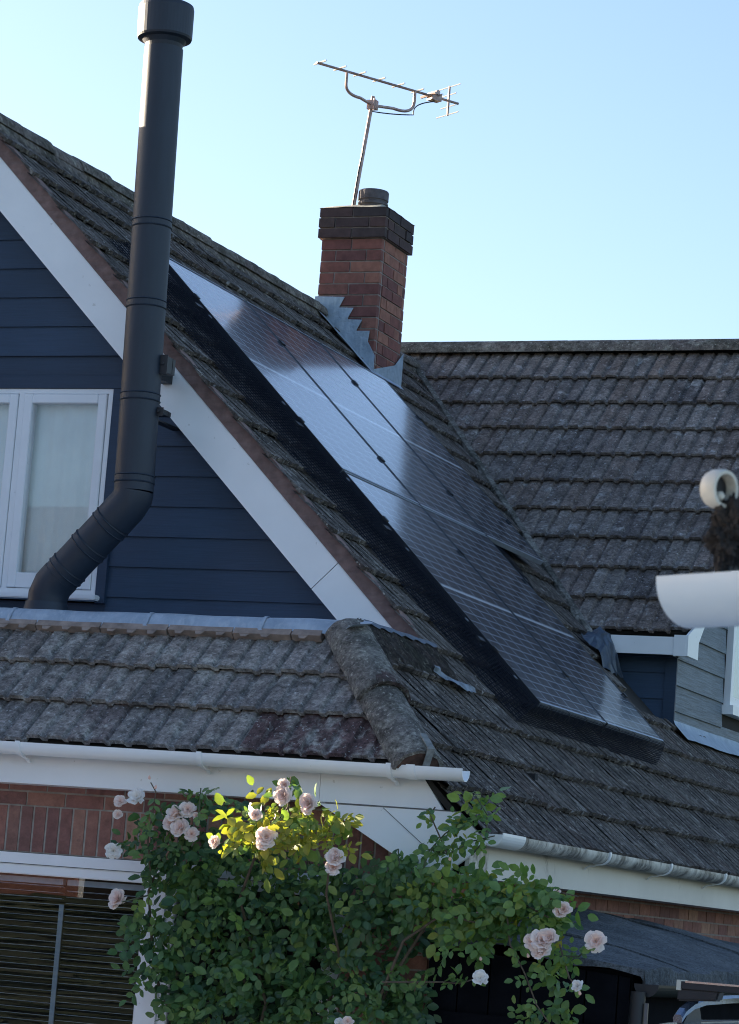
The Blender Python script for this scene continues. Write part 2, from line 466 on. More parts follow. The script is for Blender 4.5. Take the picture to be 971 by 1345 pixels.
# ------------------------------------------------------------------ ground
bm = newbm(); quad(bm, [(-300,-300,-.004),(300,-300,-.004),(300,300,-.004),(-300,300,-.004)])
tag(obj('ground', bm, M['grass_ground']), None, None, kind='structure')
bm = newbm(); quad(bm, [(-22,-5,0),(6,-5,0),(6,13.0,0),(-22,13.0,0)])
tag(obj('driveway', bm, M['gravel']), None, None, kind='structure')

# ------------------------------------------------------------------ tiles
PROF = [(0,.017),(.074,.018),(.086,.0),(.112,.0),(.122,.017),(.196,.018),(.207,.0),(.2275,.0)]
TW = .23
def tiles(bm, O, U, D, N, ulo, uhi, nrow, gauge, start=0., lift=.032, th=.026, tw=TW, phase=0., hs=1.25, keep=None, mottle=None):
    """interlocking tiles: U along the course, D down the slope, N out of it"""
    O, U, D, N = V(O), V(U).normalized(), V(D).normalized(), V(N).normalized()
    L = bm.faces.layers.float['rnd']
    for c in range(nrow):
        s0 = start + c*gauge
        n = int((uhi-ulo)/tw)+1
        for j in range(n):
            u = ulo + j*tw + phase
            mid = O + U*(u+tw/2) + D*(s0+gauge/2)
            if keep and not keep(mid): continue
            rnd = random.random()
            if mottle: rnd = mottle(mid, rnd)
            dl = random.uniform(-.004, .006); ds = random.uniform(-.009, .009); sk = random.uniform(-.004, .004)
            if random.random() < .05: ds += random.uniform(.006, .022); dl += .004
            if random.random() < .08: sk *= 3
            rows = []
            for (ds0, k) in ((-.04, 0), (gauge*.5, .5), (gauge, 1.)):
                row = []
                for (pu, ph) in PROF:
                    nz = random.uniform(-.0012, .0012)
                    row.append(bm.verts.new(O + U*(u + pu*tw/.23) + D*(s0 + ds0 + (ds + sk*pu/tw if k == 1. else 0)) + N*(ph*hs + lift*k + dl*k - .006*(1-k) + nz)))
                rows.append(row)
            row = []
            for i, (pu, ph) in enumerate(PROF):
                row.append(bm.verts.new(rows[2][i].co - N*(th) + D*.002))
            rows.append(row)
            for a in range(3):
                for i in range(len(PROF)-1):
                    f = bm.faces.new((rows[a][i], rows[a+1][i], rows[a+1][i+1], rows[a][i+1])); f[L] = rnd
            # side edge of the tile
            f = bm.faces.new((rows[1][0], rows[2][0], rows[3][0])); f[L] = rnd
            f = bm.faces.new((rows[1][-1], rows[3][-1], rows[2][-1])); f[L] = rnd

def half_tile_run(bm, A, B, r, n, up, squash=1., seg=12, overlap=.02, rn=None, gap=.004, arc=(0,180), jit=1.):
    """run of half-round ridge / hip tiles from A to B (open side down)"""
    A, B = V(A), V(B); t = (B-A).normalized(); s = t.cross(V(up)).normalized(); u = s.cross(t)
    L = bm.faces.layers.float['rnd']; ln = (B-A).length/n
    for k in range(n):
        rnd = random.random() if rn is None else rn[k % len(rn)]
        c0 = A + t*(k*ln+gap); c1 = A + t*((k+1)*ln+overlap)
        dr = random.uniform(-.004, .004)*jit; off = (u*random.uniform(-.006, .006)+s*random.uniform(-.006, .006))*jit
        rings = []
        for (c, q) in ((c0, r*(1-.03*jit)+dr), (c0+(c1-c0)*.33, r+dr), (c0+(c1-c0)*.66, r*(1+.01*jit)+dr), (c1, r*(1+.04*jit)+dr), (c1, r*.9+dr), (c0, r*.85+dr)):
            ring = []
            for i in range(seg+1):
                a = math.radians(arc[0]+(arc[1]-arc[0])*i/seg); z = random.uniform(-.003, .003)*jit
                ring.append(bm.verts.new(c + off + s*math.cos(a)*(q+z) + u*math.sin(a)*(q+z)*squash))
            rings.append(ring)
        for a in range(5):
            for i in range(seg):
                f = bm.faces.new((rings[a][i], rings[a+1][i], rings[a+1][i+1], rings[a][i+1])); f[L] = rnd; f.smooth = True
        for i in range(seg):
            f = bm.faces.new((rings[5][i], rings[0][i], rings[0][i+1], rings[5][i+1])); f[L] = rnd
    bmesh.ops.recalc_face_normals(bm, faces=bm.faces[:])

# brick helpers --------------------------------------------------
def bricks(bm, O, U, N, w, h, bl=.215, bh=.065, j=.010, proud=.004, depth=.05, holes=(), soldier=False, rn=None, half=None):
    """running-bond brick faces on a wall plane: O corner, U along, up = Z, N outwards"""
    O, U, N = V(O), V(U).normalized(), V(N).normalized(); Z = V((0,0,1))
    rows = int(h/(bh+j))+1
    for r in range(rows):
        z0 = r*(bh+j); z1 = min(z0+bh, h)
        if z1-z0 < .008: continue
        x = -((bl+j)/2 if r % 2 else 0)
        while x < w:
            a, b = max(x, 0), min(x+bl, w)
            x += bl+j
            if b-a < .01: continue
            segs = [(a, b)]
            for (ha, hb, hz0, hz1) in holes:
                if z1 > hz0+.01 and z0 < hz1-.01:
                    ns = []
                    for (p, q) in segs:
                        if q <= ha or p >= hb: ns.append((p, q)); continue
                        if p < ha: ns.append((p, ha))
                        if q > hb: ns.append((hb, q))
                    segs = ns
            for (p, q) in segs:
                if q-p < .01: continue
                pr = proud+random.uniform(-.0015, .0025)
                obox(bm, O+U*p+Z*z0+N*(pr-depth), U*(q-p), Z*(z1-z0), N*depth, random.random())

# ------------------------------------------------------------------ THE HOUSE
YG = 15.0                 # gable wall
XR, ZR = -8.85, 6.40      # main ridge
MC = XR+ZR                # main right slope: x + z = MC
YF = 13.08                # lower front wall
H = thing('house', 'house with navy clad gable, weathered tiled roofs, white bargeboards and brick ground floor', 'house', (XR, YG, 0))

# --- navy gable wall, lapped boards
bm = newbm()
e = .1838; z = 3.427-e*2
while z < ZR-.15:
    za, zb = z, z+e+.014
    def xr(zz): return MC-.30-zz
    def xl(zz): return 2*XR-xr(zz)
    segs = []
    x0, x1 = xl(za), xr(za)
    if zb > 3.44 and za < 4.72: segs = [(x0, -9.925), (-7.775, x1)]
    else: segs = [(x0, x1)]
    for (a, b) in segs:
        rn = random.random()
        # front leans out at the foot; ends cut to the roof slope
        top0, top1 = a + (e+.014 if a == x0 else 0), b - (e+.014 if b == x1 else 0)
        if top1-top0 < .02: continue
        p = [V((a, YG-.016, za)), V((b, YG-.016, za)), V((top1, YG-.002, zb)), V((top0, YG-.002, zb))]
        f = quad(bm, p, rn)
        quad(bm, [V((a, YG+.01, za)), V((b, YG+.01, za)), p[1], p[0]], rn)
        if b != x1: quad(bm, [p[1], V((b, YG+.01, za)), V((b, YG+.01, zb)), p[2]], rn)
        if a != x0: quad(bm, [p[0], p[3], V((a, YG+.01, zb)), V((a, YG+.01, za))], rn)
    z += e
prism(bm, [(2*XR-(MC-.32-3.1), YG+.004, 3.1), (-9.93, YG+.004, 3.1), (-9.93, YG+.004, 5.0), (2*XR-(MC-.32-5.0), YG+.004, 5.0)], (0,.15,0))
prism(bm, [(-7.77, YG+.004, 3.1), (MC-.32-3.1, YG+.004, 3.1), (MC-.32-5.0, YG+.004, 5.0), (-7.77, YG+.004, 5.0)], (0,.15,0))
prism(bm, [(-9.93, YG+.004, 4.72), (-7.77, YG+.004, 4.72), (-7.77, YG+.004, 5.0), (-9.93, YG+.004, 5.0)], (0,.148,0))
prism(bm, [(2*XR-(MC-.32-5.0), YG+.004, 5.0), (MC-.32-5.0, YG+.004, 5.0), (XR, YG+.004, ZR-.32)], (0,.15,0))
prism(bm, [(-9.93, YG+.004, 3.1), (-7.77, YG+.004, 3.1), (-7.77, YG+.004, 3.385), (-9.93, YG+.004, 3.385)], (0,.148,0))
obj('gable_wall', bm, M['navy'], H)
# window trim
bm = newbm()
box(bm, (-9.99, YG-.040, 4.690), (-7.765, YG-.004, 4.765))
box(bm, (-7.832, YG-.036, 3.385), (-7.770, YG-.004, 4.688))
box(bm, (-9.98, YG-.036, 3.385), (-9.875, YG-.004, 4.688))
obj('window_surround', bm, M['navy_trim'], H)

# --- upper window
def ring_frame(bm, x0, x1, z0, z1, y0, y1, t, tb=None):
    tb = tb or t
    box(bm, (x0, y0, z0), (x0+t, y1, z1)); box(bm, (x1-t, y0, z0), (x1, y1, z1))
    box(bm, (x0+t, y0, z1-t), (x1-t, y1, z1)); box(bm, (x0+t, y0, z0), (x1-t, y1, z0+tb))
bm = newbm()
ring_frame(bm, -9.872, -7.836, 3.43, 4.688, YG-.030, YG+.05, .030)
for (a, b) in ((-8.476, -8.440), (-9.200, -9.164)): box(bm, (a, YG-.030, 3.46), (b, YG+.05, 4.658))
wf = obj('upper_window', bm, M['upvc_frame'], H)
for (a, b) in ((-8.436, -7.870), (-9.160, -8.480), (-9.838, -9.204)):
    bm = newbm(); ring_frame(bm, a, b, 3.463, 4.655, YG-.042, YG+.03, .058, .092)
    bmesh.ops.bevel(bm, geom=bm.edges[:], offset=.005, segments=1, affect='EDGES')
    obj('casement_frame', bm, M['upvc_frame'], wf)
    bm = newbm(); quad(bm, [(a+.056, YG-.006, 3.553), (b-.056, YG-.006, 3.553), (b-.056, YG-.006, 4.60), (a+.056, YG-.006, 4.60)])
    obj('pane', bm, M['glass'], wf)
bm = newbm(); box(bm, (-9.92, YG-.10, 3.395), (-7.80, YG+.0, 3.428))
bmesh.ops.bevel(bm, geom=bm.edges[:], offset=.006, segments=2, affect='EDGES')
obj('sill', bm, M['upvc_frame'], wf)
bm = newbm()
n = 150
pts = [(-9.9+2.1*i/n, YG+.062+.005*math.sin(i*.9)+.006*math.sin(i*.23+1)) for i in range(n+1)]
for i in range(n): quad(bm, [(pts[i][0], pts[i][1], 3.44), (pts[i+1][0], pts[i+1][1], 3.44), (pts[i+1][0], pts[i+1][1], 4.70), (pts[i][0], pts[i][1], 4.70)])
obj('net_curtain', bm, M['curtain'], H, smooth=True)

# --- verge: bargeboard, undercloak, soffit
def slope_strip(bm, c0, c1, z0, z1, y0, y1, mirror=False, cut=False):
    """board lying along the 45 degree verge, between lines x+z=c0 and x+z=c1"""
    pts = [(c0-z0, z0), (c1-z0, z0), (c1-z1, z1), (c0-z1, z1)]
    if cut: pts = [(c0-z0, z0), (c1-z0-(c1-c0)/2, z0+(c1-c0)/2), (c1-z1-(c1-c0)/2, z1+(c1-c0)/2), (c0-z1, z1)]
    if mirror: pts = [(2*XR-x, z) for (x, z) in pts]
    prism(bm, [(x, y0, z) for (x, z) in pts], (0, y1-y0, 0))
bm = newbm()
zt = ZR-(MC-(-2.87))   # bargeboard inner line meets the apex here
slope_strip(bm, -2.872, -2.565, 3.16, 3.427, YG-.205, YG-.18, cut=False)
bm2 = newbm()
zj = 3.43
# lower piece with square cut, then the long piece to the apex
bm = newbm()
def barge(bm, c0, c1, s_lo, s_hi, mirror=False, apex=False, y0=YG-.205, y1=YG-.18, flatfoot=False):
    # parametrise down-slope by q = z - x  (perpendicular to c = x+z)
    def P(c, q): return ((c-q)/2, (c+q)/2)
    q_ap = ZR - XR
    pts = [P(c0, s_lo), P(c1, s_lo)]
    if flatfoot: pts = [(c0-3.16, 3.16), (c1-3.16, 3.16)]
    if apex:
        pts += [(XR, c1-XR), (XR, c0-XR)]
    else: pts += [P(c1, s_hi), P(c0, s_hi)]
    if mirror: pts = [(2*XR-x, z) for (x, z) in pts]
    prism(bm, [(x, y0, z) for (x, z) in pts], (0, y1-y0, 0))
qj = 3.483+6.367
for mir in (False, True):
    barge(bm, -2.872, -2.565, 0, qj-.004, mir, flatfoot=True)
    barge(bm, -2.872, -2.565, qj+.004, 0, mir, apex=True)
obj('bargeboard', bm, M['upvc'], H)
bm = newbm()
for mir in (False, True): barge(bm, -2.864, -2.575, 0, 0, mir, apex=True, y0=YG-.178, y1=YG-.16, flatfoot=True)
obj('barge_backing', bm, M['deck'], H)
bm = newbm()
for mir in (False, True): barge(bm, -2.866, -2.848, 0, 0, mir, apex=True, y0=YG-.158, y1=YG+.002, flatfoot=True)
obj('verge_soffit', bm, M['upvc'], H)
bm = newbm()
L = bm.faces.layers.float['rnd']
for mir in (False, True):
    # ragged mortar band under the verge tiles
    nseg = 140; prev = None
    for i in range(nseg+1):
        q = (6.25-(-8.70)) + ((6.28+0.16) - (6.25+8.70) - 0) * 0
        z = 3.10 + (ZR-.04-3.10)*i/nseg
        jt = random.uniform(-.012, .012)
        a = (-2.562-z, YG-.212+random.uniform(-.003, .003), z); 
        b = (MC+.018+jt-z-.0, YG-.222+random.uniform(-.006, .006), z)
        c = (MC+.012-z, YG-.12, z)
        if mir: a, b, c = [(2*XR-p[0], p[1], p[2]) for p in (a, b, c)]
        cur = [bm.verts.new(a), bm.verts.new(b), bm.verts.new(c)]
        if prev:
            for k in range(2): bm.faces.new((prev[k], prev[k+1], cur[k+1], cur[k]))
        prev = cur
bmesh.ops.recalc_face_normals(bm, faces=bm.faces[:])
obj('verge_mortar', bm, M['undercloak'], H)

# --- main roof, right slope M (and left slope, which the photo does not show)
U = V((0,1,0)); D = V((1,0,-1)).normalized(); N = V((1,0,1)).normalized()
WC = -15.93               # wing front slope: z - y = WC
nrow = 21; gauge = (6.10/nrow)
topO = V((XR, 0, ZR)) - N*.018
smax = (ZR-2.085)*R2
gauge = smax/20
def dirty(mid, r): return r
bm = newbm()
zc = 3.13                 # below this height the roof runs forward to the porch hip
tiles(bm, topO, U, D, N, 14.745, 24.0, 11, gauge, keep=lambda p: p.y < p.z-WC+.25)
bmU = bm
# lower rows, still in the same courses
tiles(bm, topO, U, D, N, 14.745, 27.0, 9, gauge, start=11*gauge, keep=lambda p: (p.y < p.z-WC+.25) or (p.x > -5.75 and p.y > 15))
clip(bm, (0, YG-.255, 0), (0, -1, 0))
# valley: keep y - z < -WC, only above the wing eave
b2 = newbm()
bmesh.ops.delete(b2, geom=[], context='VERTS')
roof = None
# split into the strip left of the wing wall and right of it
me_tmp = bpy.data.meshes.new('tmp'); bm.to_mesh(me_tmp)
A = bmesh.new(); A.from_mesh(me_tmp); B = bmesh.new(); B.from_mesh(me_tmp)
clip(A, (0, -WC, 0), V((0, 1, -1)).normalized())
clip(A, (0, 19.96, 0), (0, 1, 0)) if False else None
clip(B, (-5.66, 0, 0), (-1, 0, 0)); clip(B, (0, -WC, 0), V((0, -1, 1)).normalized())
bm.free()
me2 = bpy.data.meshes.new('tmp2'); B.to_mesh(me2); A.from_mesh(me2); B.free()
rf = obj('roof', A, M['tile_main'], H)
# forward part of the same slope, beside the porch hip
FC = -10.38
HX = 7.93                 # hip in plan: x + y = HX
bm = newbm()
s_start = gauge*round((ZR-zc)*R2/gauge)
nfw = 20-int(round(s_start/gauge))
def reddish(p, r): return r
tiles(bm, topO, U, D, N, 12.835, 14.742, nfw+1, gauge, start=s_start-gauge, phase=0)
clip(bm, (HX/2, HX/2, 0), V((-1, -1, 0)).normalized())
clip(bm, (0, 14.743, 0), (0, 1, 0))
clip(bm, (0, 12.84, 0), (0, -1, 0))
clip(bm, (0, 0, zc+.012), (0, 0, 1))
obj('lower_roof', bm, M['tile_main'], H)
# decks under the tiles
bm = newbm()
def onMz(y, z, off=-.03): return (MC-z+off*R2, y, z)
prism(bm, [onMz(YG-.2, 6.36), onMz(YG-.2, 3.0), onMz(20.0, 3.0), onMz(22.2, 6.2), onMz(22.2, 6.36)], N*-.03)
prism(bm, [onMz(12.88, 2.10), onMz(12.88, 2.36), onMz(13.52, 3.05), onMz(14.76, 3.05), onMz(27, 3.05), onMz(27, 2.10)], N*-.03)
# left slope
prism(bm, [(2*XR-p[0], p[1], p[2]) for p in (onMz(YG-.2, 6.36), onMz(YG-.2, 1.9), onMz(27, 1.9), onMz(27, 6.36))], V((-1,0,1)).normalized()*-.03)
obj('roof_deck', bm, M['deck'], H)
bm = newbm()
tiles(bm, V((XR,0,ZR))-V((-1,0,1)).normalized()*.018, U*-1, V((-1,0,-1)), V((-1,0,1)), -27.0, -14.745, 21, gauge, tw=.46)
obj('far_roof', bm, M['tile_main'], H)
# ridge of the main roof
bm = newbm()
half_tile_run(bm, (XR, YG-.27, ZR-.055), (XR, 22.5, ZR-.055), .125, 19, (0,0,1), .85)
rd = obj('ridge_tiles', bm, M['tile_ridge'], H)
bm = newbm()
prev = None
for i in range(150):
    y = YG-.24+(22.4-YG+.24)*i/149; jt = random.uniform(-.015, .02)
    cur = [bm.verts.new((XR+.10, y, ZR-.03)), bm.verts.new((XR+.132+jt, y, ZR-.10-jt)), bm.verts.new((XR+.13, y, ZR-.16))]
    if prev:
        for k in range(2): bm.faces.new((prev[k], cur[k], cur[k+1], prev[k+1]))
    prev = cur
obj('ridge_mortar', bm, M['tile_ridge'], H)

# --- the porch roof F that faces us, hip and lead
UF = V((1,0,0)); DF = V((0,-1,-1)).normalized(); NF = V((0,-1,1)).normalized()
bm = newbm()
zTop = 3.115; zBot = 2.425
gF = (zTop-.035-zBot)*R2/3
OF = V((0, (zTop-.035)-FC, zTop-.035)) - NF*.03
def mott(p, r):
    return .8 if (p.x > -5.75 and p.z < 2.66) else (r*.75 if r > .7 and r < .9 else r)
tiles(bm, OF, UF, DF, NF, -9.66, -4.7, 3, gF, lift=.032, th=.022, tw=.24, hs=.95, mottle=mott)
clip(bm, (HX/2, HX/2, 0), V((1, 1, 0)).normalized())
obj('porch_roof', bm, M['tile_front'], H)
bm = newbm()
def onFz(x, z, off=-.035): return (x, z-FC-off*R2*0+.05, z)
prism(bm, [(-9.6, 3.10-FC+.05, 3.10), (-5.60, 3.10-FC+.05, 3.10), (-4.86, 2.38-FC+.05, 2.38), (-9.6, 2.38-FC+.05, 2.38)], NF*-.03)
obj('porch_deck', bm, M['deck'], H)
# mortar fillets below the lead, with teeth in the tile troughs
bm = newbm()
x = -9.6
while x < -5.72:
    ln = random.uniform(.32, .40); x2 = min(x+ln-.008, -5.70)
    zt_, zb_ = 3.105, 3.058+random.uniform(-.004, .004)
    o = V((x, zb_-FC, zb_))
    obox(bm, o-NF*.02, V((x2-x, 0, 0)), -DF*((zt_-zb_)*R2), NF*.045)
    k = x+.04
    while k < x2-.05:
        d = random.uniform(.02, .034)
        pts = [V((k, zb_-FC, zb_)), V((k+.055, zb_-FC, zb_)), V((k+.042, zb_-FC-d*.7, zb_-d*.7)), V((k+.012, zb_-FC-d*.7, zb_-d*.7))]
        prism(bm, [p+NF*.018 for p in pts], NF*.005)
        k += .12
    x += ln
obj('mortar_bedding', bm, M['mortar_strip'], H)
# lead: flat roof with a rolled front edge
bm = newbm()
prof = [(14.98, 3.150), (13.60, 3.150), (13.555, 3.166), (13.515, 3.172), (13.485, 3.160), (13.462, 3.130), (13.448, 3.100), (13.440, 3.088)]
nx = 60; rows = []
for i in range(nx+1):
    t = i/nx; x = -9.6+t*(-5.62+9.6)
    wv = .006*math.sin(x*7.3)+.004*math.sin(x*17)
    row = []
    for k, (y, z) in enumerate(prof):
        kk = max(0, k-1)/6
        row.append(bm.verts.new((x + (random.uniform(-.004, .004)), y + wv*kk*.6, z + wv*kk + (-.018 if abs(((x+9.6) % 1.22)-.6) < .03 and False else 0))))
    rows.append(row)
for i in range(nx):
    for k in range(len(prof)-1): bm.faces.new((rows[i][k], rows[i][k+1], rows[i+1][k+1], rows[i+1][k]))
# crumpled end turned over the hip
e0 = rows[-1]; ex = [(-5.46, 13.50, 3.168), (-5.40, 13.42, 3.150), (-5.47, 13.30, 3.125)]
ev = [bm.verts.new(p) for p in ex]
bm.faces.new((e0[2], e0[3], ev[0])); bm.faces.new((e0[3], e0[4], ev[0])); bm.faces.new((e0[4], ev[1], ev[0])); bm.faces.new((e0[4], e0[5], ev[1])); bm.faces.new((e0[5], e0[6], ev[1])); bm.faces.new((e0[6], ev[2], ev[1])); bm.faces.new((e0[6], e0[7], ev[2]))
lead = obj('lead_roof', bm, M['lead'], H, smooth=True)
for xj in (-8.75, -7.55, -6.72, -6.05):     # lapped joints in the lead roll
    bm = newbm()
    pr = [(13.60, 3.154), (13.555, 3.171), (13.515, 3.177), (13.483, 3.164), (13.458, 3.132), (13.443, 3.1), (13.435, 3.086)]
    for k in range(len(pr)-1):
        quad(bm, [(xj-.012, pr[k][0], pr[k][1]), (xj-.004-.02*k/6, pr[k+1][0], pr[k+1][1]), (xj+.018-.02*k/6, pr[k+1][0], pr[k+1][1]), (xj+.012, pr[k][0], pr[k][1])])
    obj('lead_joint', bm, M['lead'], lead)
# dark fibrous course along the top of the forward slope and its lead edge
bm = newbm()
Lr = bm.faces.layers.float['rnd']
def MP(y, z, off=0.): return V((MC-z, y, z)) + N*off
ny = 70
rr = []
for i in range(ny+1):
    y = 13.56+(14.70-13.56)*i/ny
    row = []
    for k in range(9):
        z = 3.15-.20*k/8
        off = .055-.0015*k+random.uniform(-.010, .010)
        if k == 8: off = .03
        row.append(bm.verts.new(MP(y+random.uniform(-.004, .004), z, off)))
    row.append(bm.verts.new(MP(y, 3.15-.20, -.0)))
    rr.append(row)
for i in range(ny):
    for k in range(9):
        f = bm.faces.new((rr[i][k], rr[i][k+1], rr[i+1][k+1], rr[i+1][k])); f[Lr] = random.random()
clip(bm, (HX/2+.03, HX/2+.03, 0), V((-1, -1, 0)).normalized())
obj('top_course', bm, M['tile_fibrous'], H)
bm = newbm()
for i in range(24):
    y0 = 13.62+1.10*i/24; y1 = 13.62+1.10*(i+1)/24
    a = [MP(y0, 3.172, .045), MP(y1, 3.172, .045), MP(y1, 3.145+.004*math.sin(i), .068), MP(y0, 3.145+.004*math.sin(i-1), .068)]
    quad(bm, a)
    quad(bm, [a[3], a[2], MP(y1, 3.125+.008*math.sin(i*1.7), .064), MP(y0, 3.125+.008*math.sin(i*1.7-1.7), .064)])
obj('lead_edge', bm, M['lead_dark'], H)
# crumpled lead soaker where the verge lands on the forward slope
bm = newbm()
g = {}
for i in range(17):
    for k in range(7):
        y = 14.28+.58*i/16+random.uniform(-.006, .006); z = 2.985-.034*k/6-.055*i/16 - (random.uniform(0,.014) if k == 6 else 0)
        off = .046+.006*math.sin(i*.55+k*.8)+random.uniform(-.003, .003)+(.02 if i < 3 and k < 3 else 0)
        g[i, k] = bm.verts.new(MP(y, z, off))
for i in range(16):
    for k in range(6):
        if (i > 12 and k > 4) or (i < 2 and k > 3): continue
        bm.faces.new((g[i, k], g[i, k+1], g[i+1, k+1], g[i+1, k]))
obj('lead_soaker', bm, mat_plain('dull lead', (.17,.205,.245), .55, .3, 16, .5, .5, 20), H, smooth=True)
# hip tiles, big half rounds
bm = newbm()
def hipP(z, up=0.): return V((MC-z, z-FC, z)) + V((1,-1,1)).normalized()*up
hA, hB = hipP(3.105, -.045), hipP(2.405, -.035)
half_tile_run(bm, hA, hB, .132, 2, V((1,-1,1)), .92, seg=18, overlap=.025, rn=[.45, .3])
hp = obj('hip_tiles', bm, M['tile_hip'], H)
bm = newbm()
hd = (hB-hA).normalized()
half_tile_run(bm, hA+hd*.50+V((1,-1,1)).normalized()*.006, hA+hd*.64+V((1,-1,1)).normalized()*.006, .136, 1, V((1,-1,1)), .92, seg=18, overlap=0, rn=[.98])
obj('hip_collar', bm, M['tile_hip'], hp)
# hip end: dark mortar plug and hip iron
bm = newbm()
s_ = hd.cross(V((1,-1,1)).normalized()).normalized(); u_ = s_.cross(hd)
pl = [hB+hd*.012 + s_*math.cos(math.radians(a))*.116 + u_*math.sin(math.radians(a))*.10 for a in range(0, 181, 12)]
prism(bm, pl, hd*.006)
obj('hip_plug', bm, mat_plain('red brown mortar plug', (.075,.04,.03), .95, nscale=18, var=.5, bstr=.8), H)
bm = newbm()
ip = [hB-hd*.10+u_*.136-s_*.02, hB+hd*.02+u_*.138-s_*.02, hB+hd*.032+u_*.133-s_*.02, hB+hd*.045-u_*.02-s_*.02]
for i in range(3):
    a, b = ip[i], ip[i+1]; tdir = (b-a).normalized(); nn = tdir.cross(s_).normalized()
    obox(bm, a-s_*.018-nn*.003, (b-a), s_*.036, nn*.006)
obj('hip_iron', bm, mat_plain('grey hip iron', (.25,.25,.23), .6, .4, 30, .3), H)

# --- lower front: fascia, verge board, soffit, gutter
bm = newbm()
box(bm, (-9.62, 12.875, 2.200), (-5.405, 12.898, 2.372))
prism(bm, [(-5.402, 12.875, 2.200), (-4.752, 12.875, 2.196), (-4.80, 12.875, 2.262), (-4.885, 12.875, 2.372), (-5.402, 12.875, 2.372)], (0,.023,0))
fa = obj('fascia', bm, M['upvc'], H)
bm = newbm()
prism(bm, [(-5.400, 12.872, 2.191), (-4.875, 12.872, 1.905), (-4.700, 12.872, 1.905), (-4.515, 12.872, 2.052), (-4.664, 12.872, 2.190)], (0,.024,0))
prism(bm, [(-5.405, 12.874, 2.197), (-5.372, 12.874, 2.197), (-5.372, 12.874, 2.18)], (0,.022,0))
fb = obj('verge_board', bm, M['upvc'], H)
bm = newbm()      # joint trims
def strip2(bm, a, b, y, wdt):
    a, b = V((a[0], y, a[1])), V((b[0], y, b[1])); d = (b-a).normalized(); s = V((-d.z, 0, d.x))
    obox(bm, a-s*wdt/2, b-a, s*wdt, V((0,.002,0)))
strip2(bm, (-5.06, 2.188), (-4.79, 1.985), 12.8695, .0035)
strip2(bm, (-5.40, 2.194), (-4.665, 2.191), 12.8692, .004)
obj('board_joint', bm, mat_plain('grey joint', (.2,.2,.2), .8), fb)
bm = newbm()
box(bm, (-9.6, 12.90, 2.20), (-5.0, YF+.02, 2.214))
obj('soffit', bm, M['upvc'], H)
bm = newbm()
halfpipe(bm, (-9.62, 12.775, 2.405), (-4.612, 12.775, 2.386), .056, .004, 180, 366)
# union sleeve
gu = obj('front_gutter', bm, M['upvc'], H, smooth=True)
def bracket_bm(bm, x, y, z, along, out):
    """gutter clip: strap round the half round and a foot to the fascia"""
    al, ou = V(along).normalized(), V(out).normalized(); c = V((x, y, z))
    pts = [(math.radians(a)) for a in range(170, 371, 10)]
    for r0, r1, wd in ((.0565, .0635, .026),):
        prev = None
        for a in pts:
            p0 = c + ou*(-math.cos(a))*-1*r0*1 + V((0,0,math.sin(a)*r0)); p1 = c + ou*math.cos(a)*r1 + V((0,0,math.sin(a)*r1))
            p0 = c + ou*math.cos(a)*r0 + V((0,0,math.sin(a)*r0))
            cur = [bm.verts.new(p + al*s) for p in (p0, p1) for s in (-wd/2, wd/2)]
            if prev:
                for (i, j) in ((0,1),(1,3),(3,2),(2,0)): bm.faces.new((prev[i], prev[j], cur[j], cur[i]))
            prev = cur
    # curved foot back to the fascia
    f0 = c + V((0,0,-.061)); 
    q = [f0, f0-ou*.03+V((0,0,-.010)), f0-ou*.06+V((0,0,-.012)), f0-ou*.085+V((0,0,-.03))]
    for i in range(3): obox(bm, q[i]-al*.010, q[i+1]-q[i], al*.020, V((0,0,.006)))
    bmesh.ops.recalc_face_normals(bm, faces=bm.faces[:])
for xb in (-9.2, -8.1, -7.02, -6.0, -4.99):
    bm = newbm(); bracket_bm(bm, xb, 12.775, 2.386+(-4.612-xb)*.0038, (1,0,0), (0,-1,0)); obj('bracket', bm, M['upvc'], gu)
bm = newbm(); halfpipe(bm, (-4.90, 12.775, 2.387), (-4.855, 12.775, 2.387), .0605, .0035, 176, 370); obj('union', bm, M['upvc'], gu, smooth=True)

# --- side eave: fascia, soffit, stained gutter
bm = newbm(); box(bm, (-4.63, 12.90, 1.885), (-4.607, 26.5, 2.052)); obj('side_fascia', bm, M['upvc_marked'], H)
bm = newbm(); box(bm, (-4.86, 12.90, 1.885), (-4.632, 26.5, 1.897)); obj('side_soffit', bm, M['upvc_marked'], H)
bm = newbm()
halfpipe(bm, (-4.515, 13.28, 2.095), (-4.515, 26.5, 2.06), .056, .004, 180, 366)
sg = obj('side_gutter', bm, M['upvc_stained'], H, smooth=True)
for yb in (14.72, 15.95, 17.2, 18.4, 19.6):
    bm = newbm(); bracket_bm(bm, -4.515, yb, 2.095-(yb-13.28)*.0026, (0,1,0), (1,0,0)); obj('bracket', bm, M['upvc'], sg)
bm = newbm(); halfpipe(bm, (-4.515, 12.93, 2.098), (-4.515, 13.275, 2.096), .0605, .004, 178, 368, caps=True)
prism(bm, [(-4.515+math.cos(math.radians(a))*.058, 12.93, 2.098+math.sin(math.radians(a))*.058) for a in range(180, 361, 15)], (0,-.004,0))
obj('end_sleeve', bm, M['upvc'], sg)

# --- brick walls
BR = newbm()
bricks(BR, (-9.6, YF, 0), (1,0,0), (0,-1,0), 4.75, 1.846, holes=[(.65, 4.30, .75, 1.86)])
bricks(BR, (-9.6, YF, 2.098), (1,0,0), (0,-1,0), 4.75, .13)
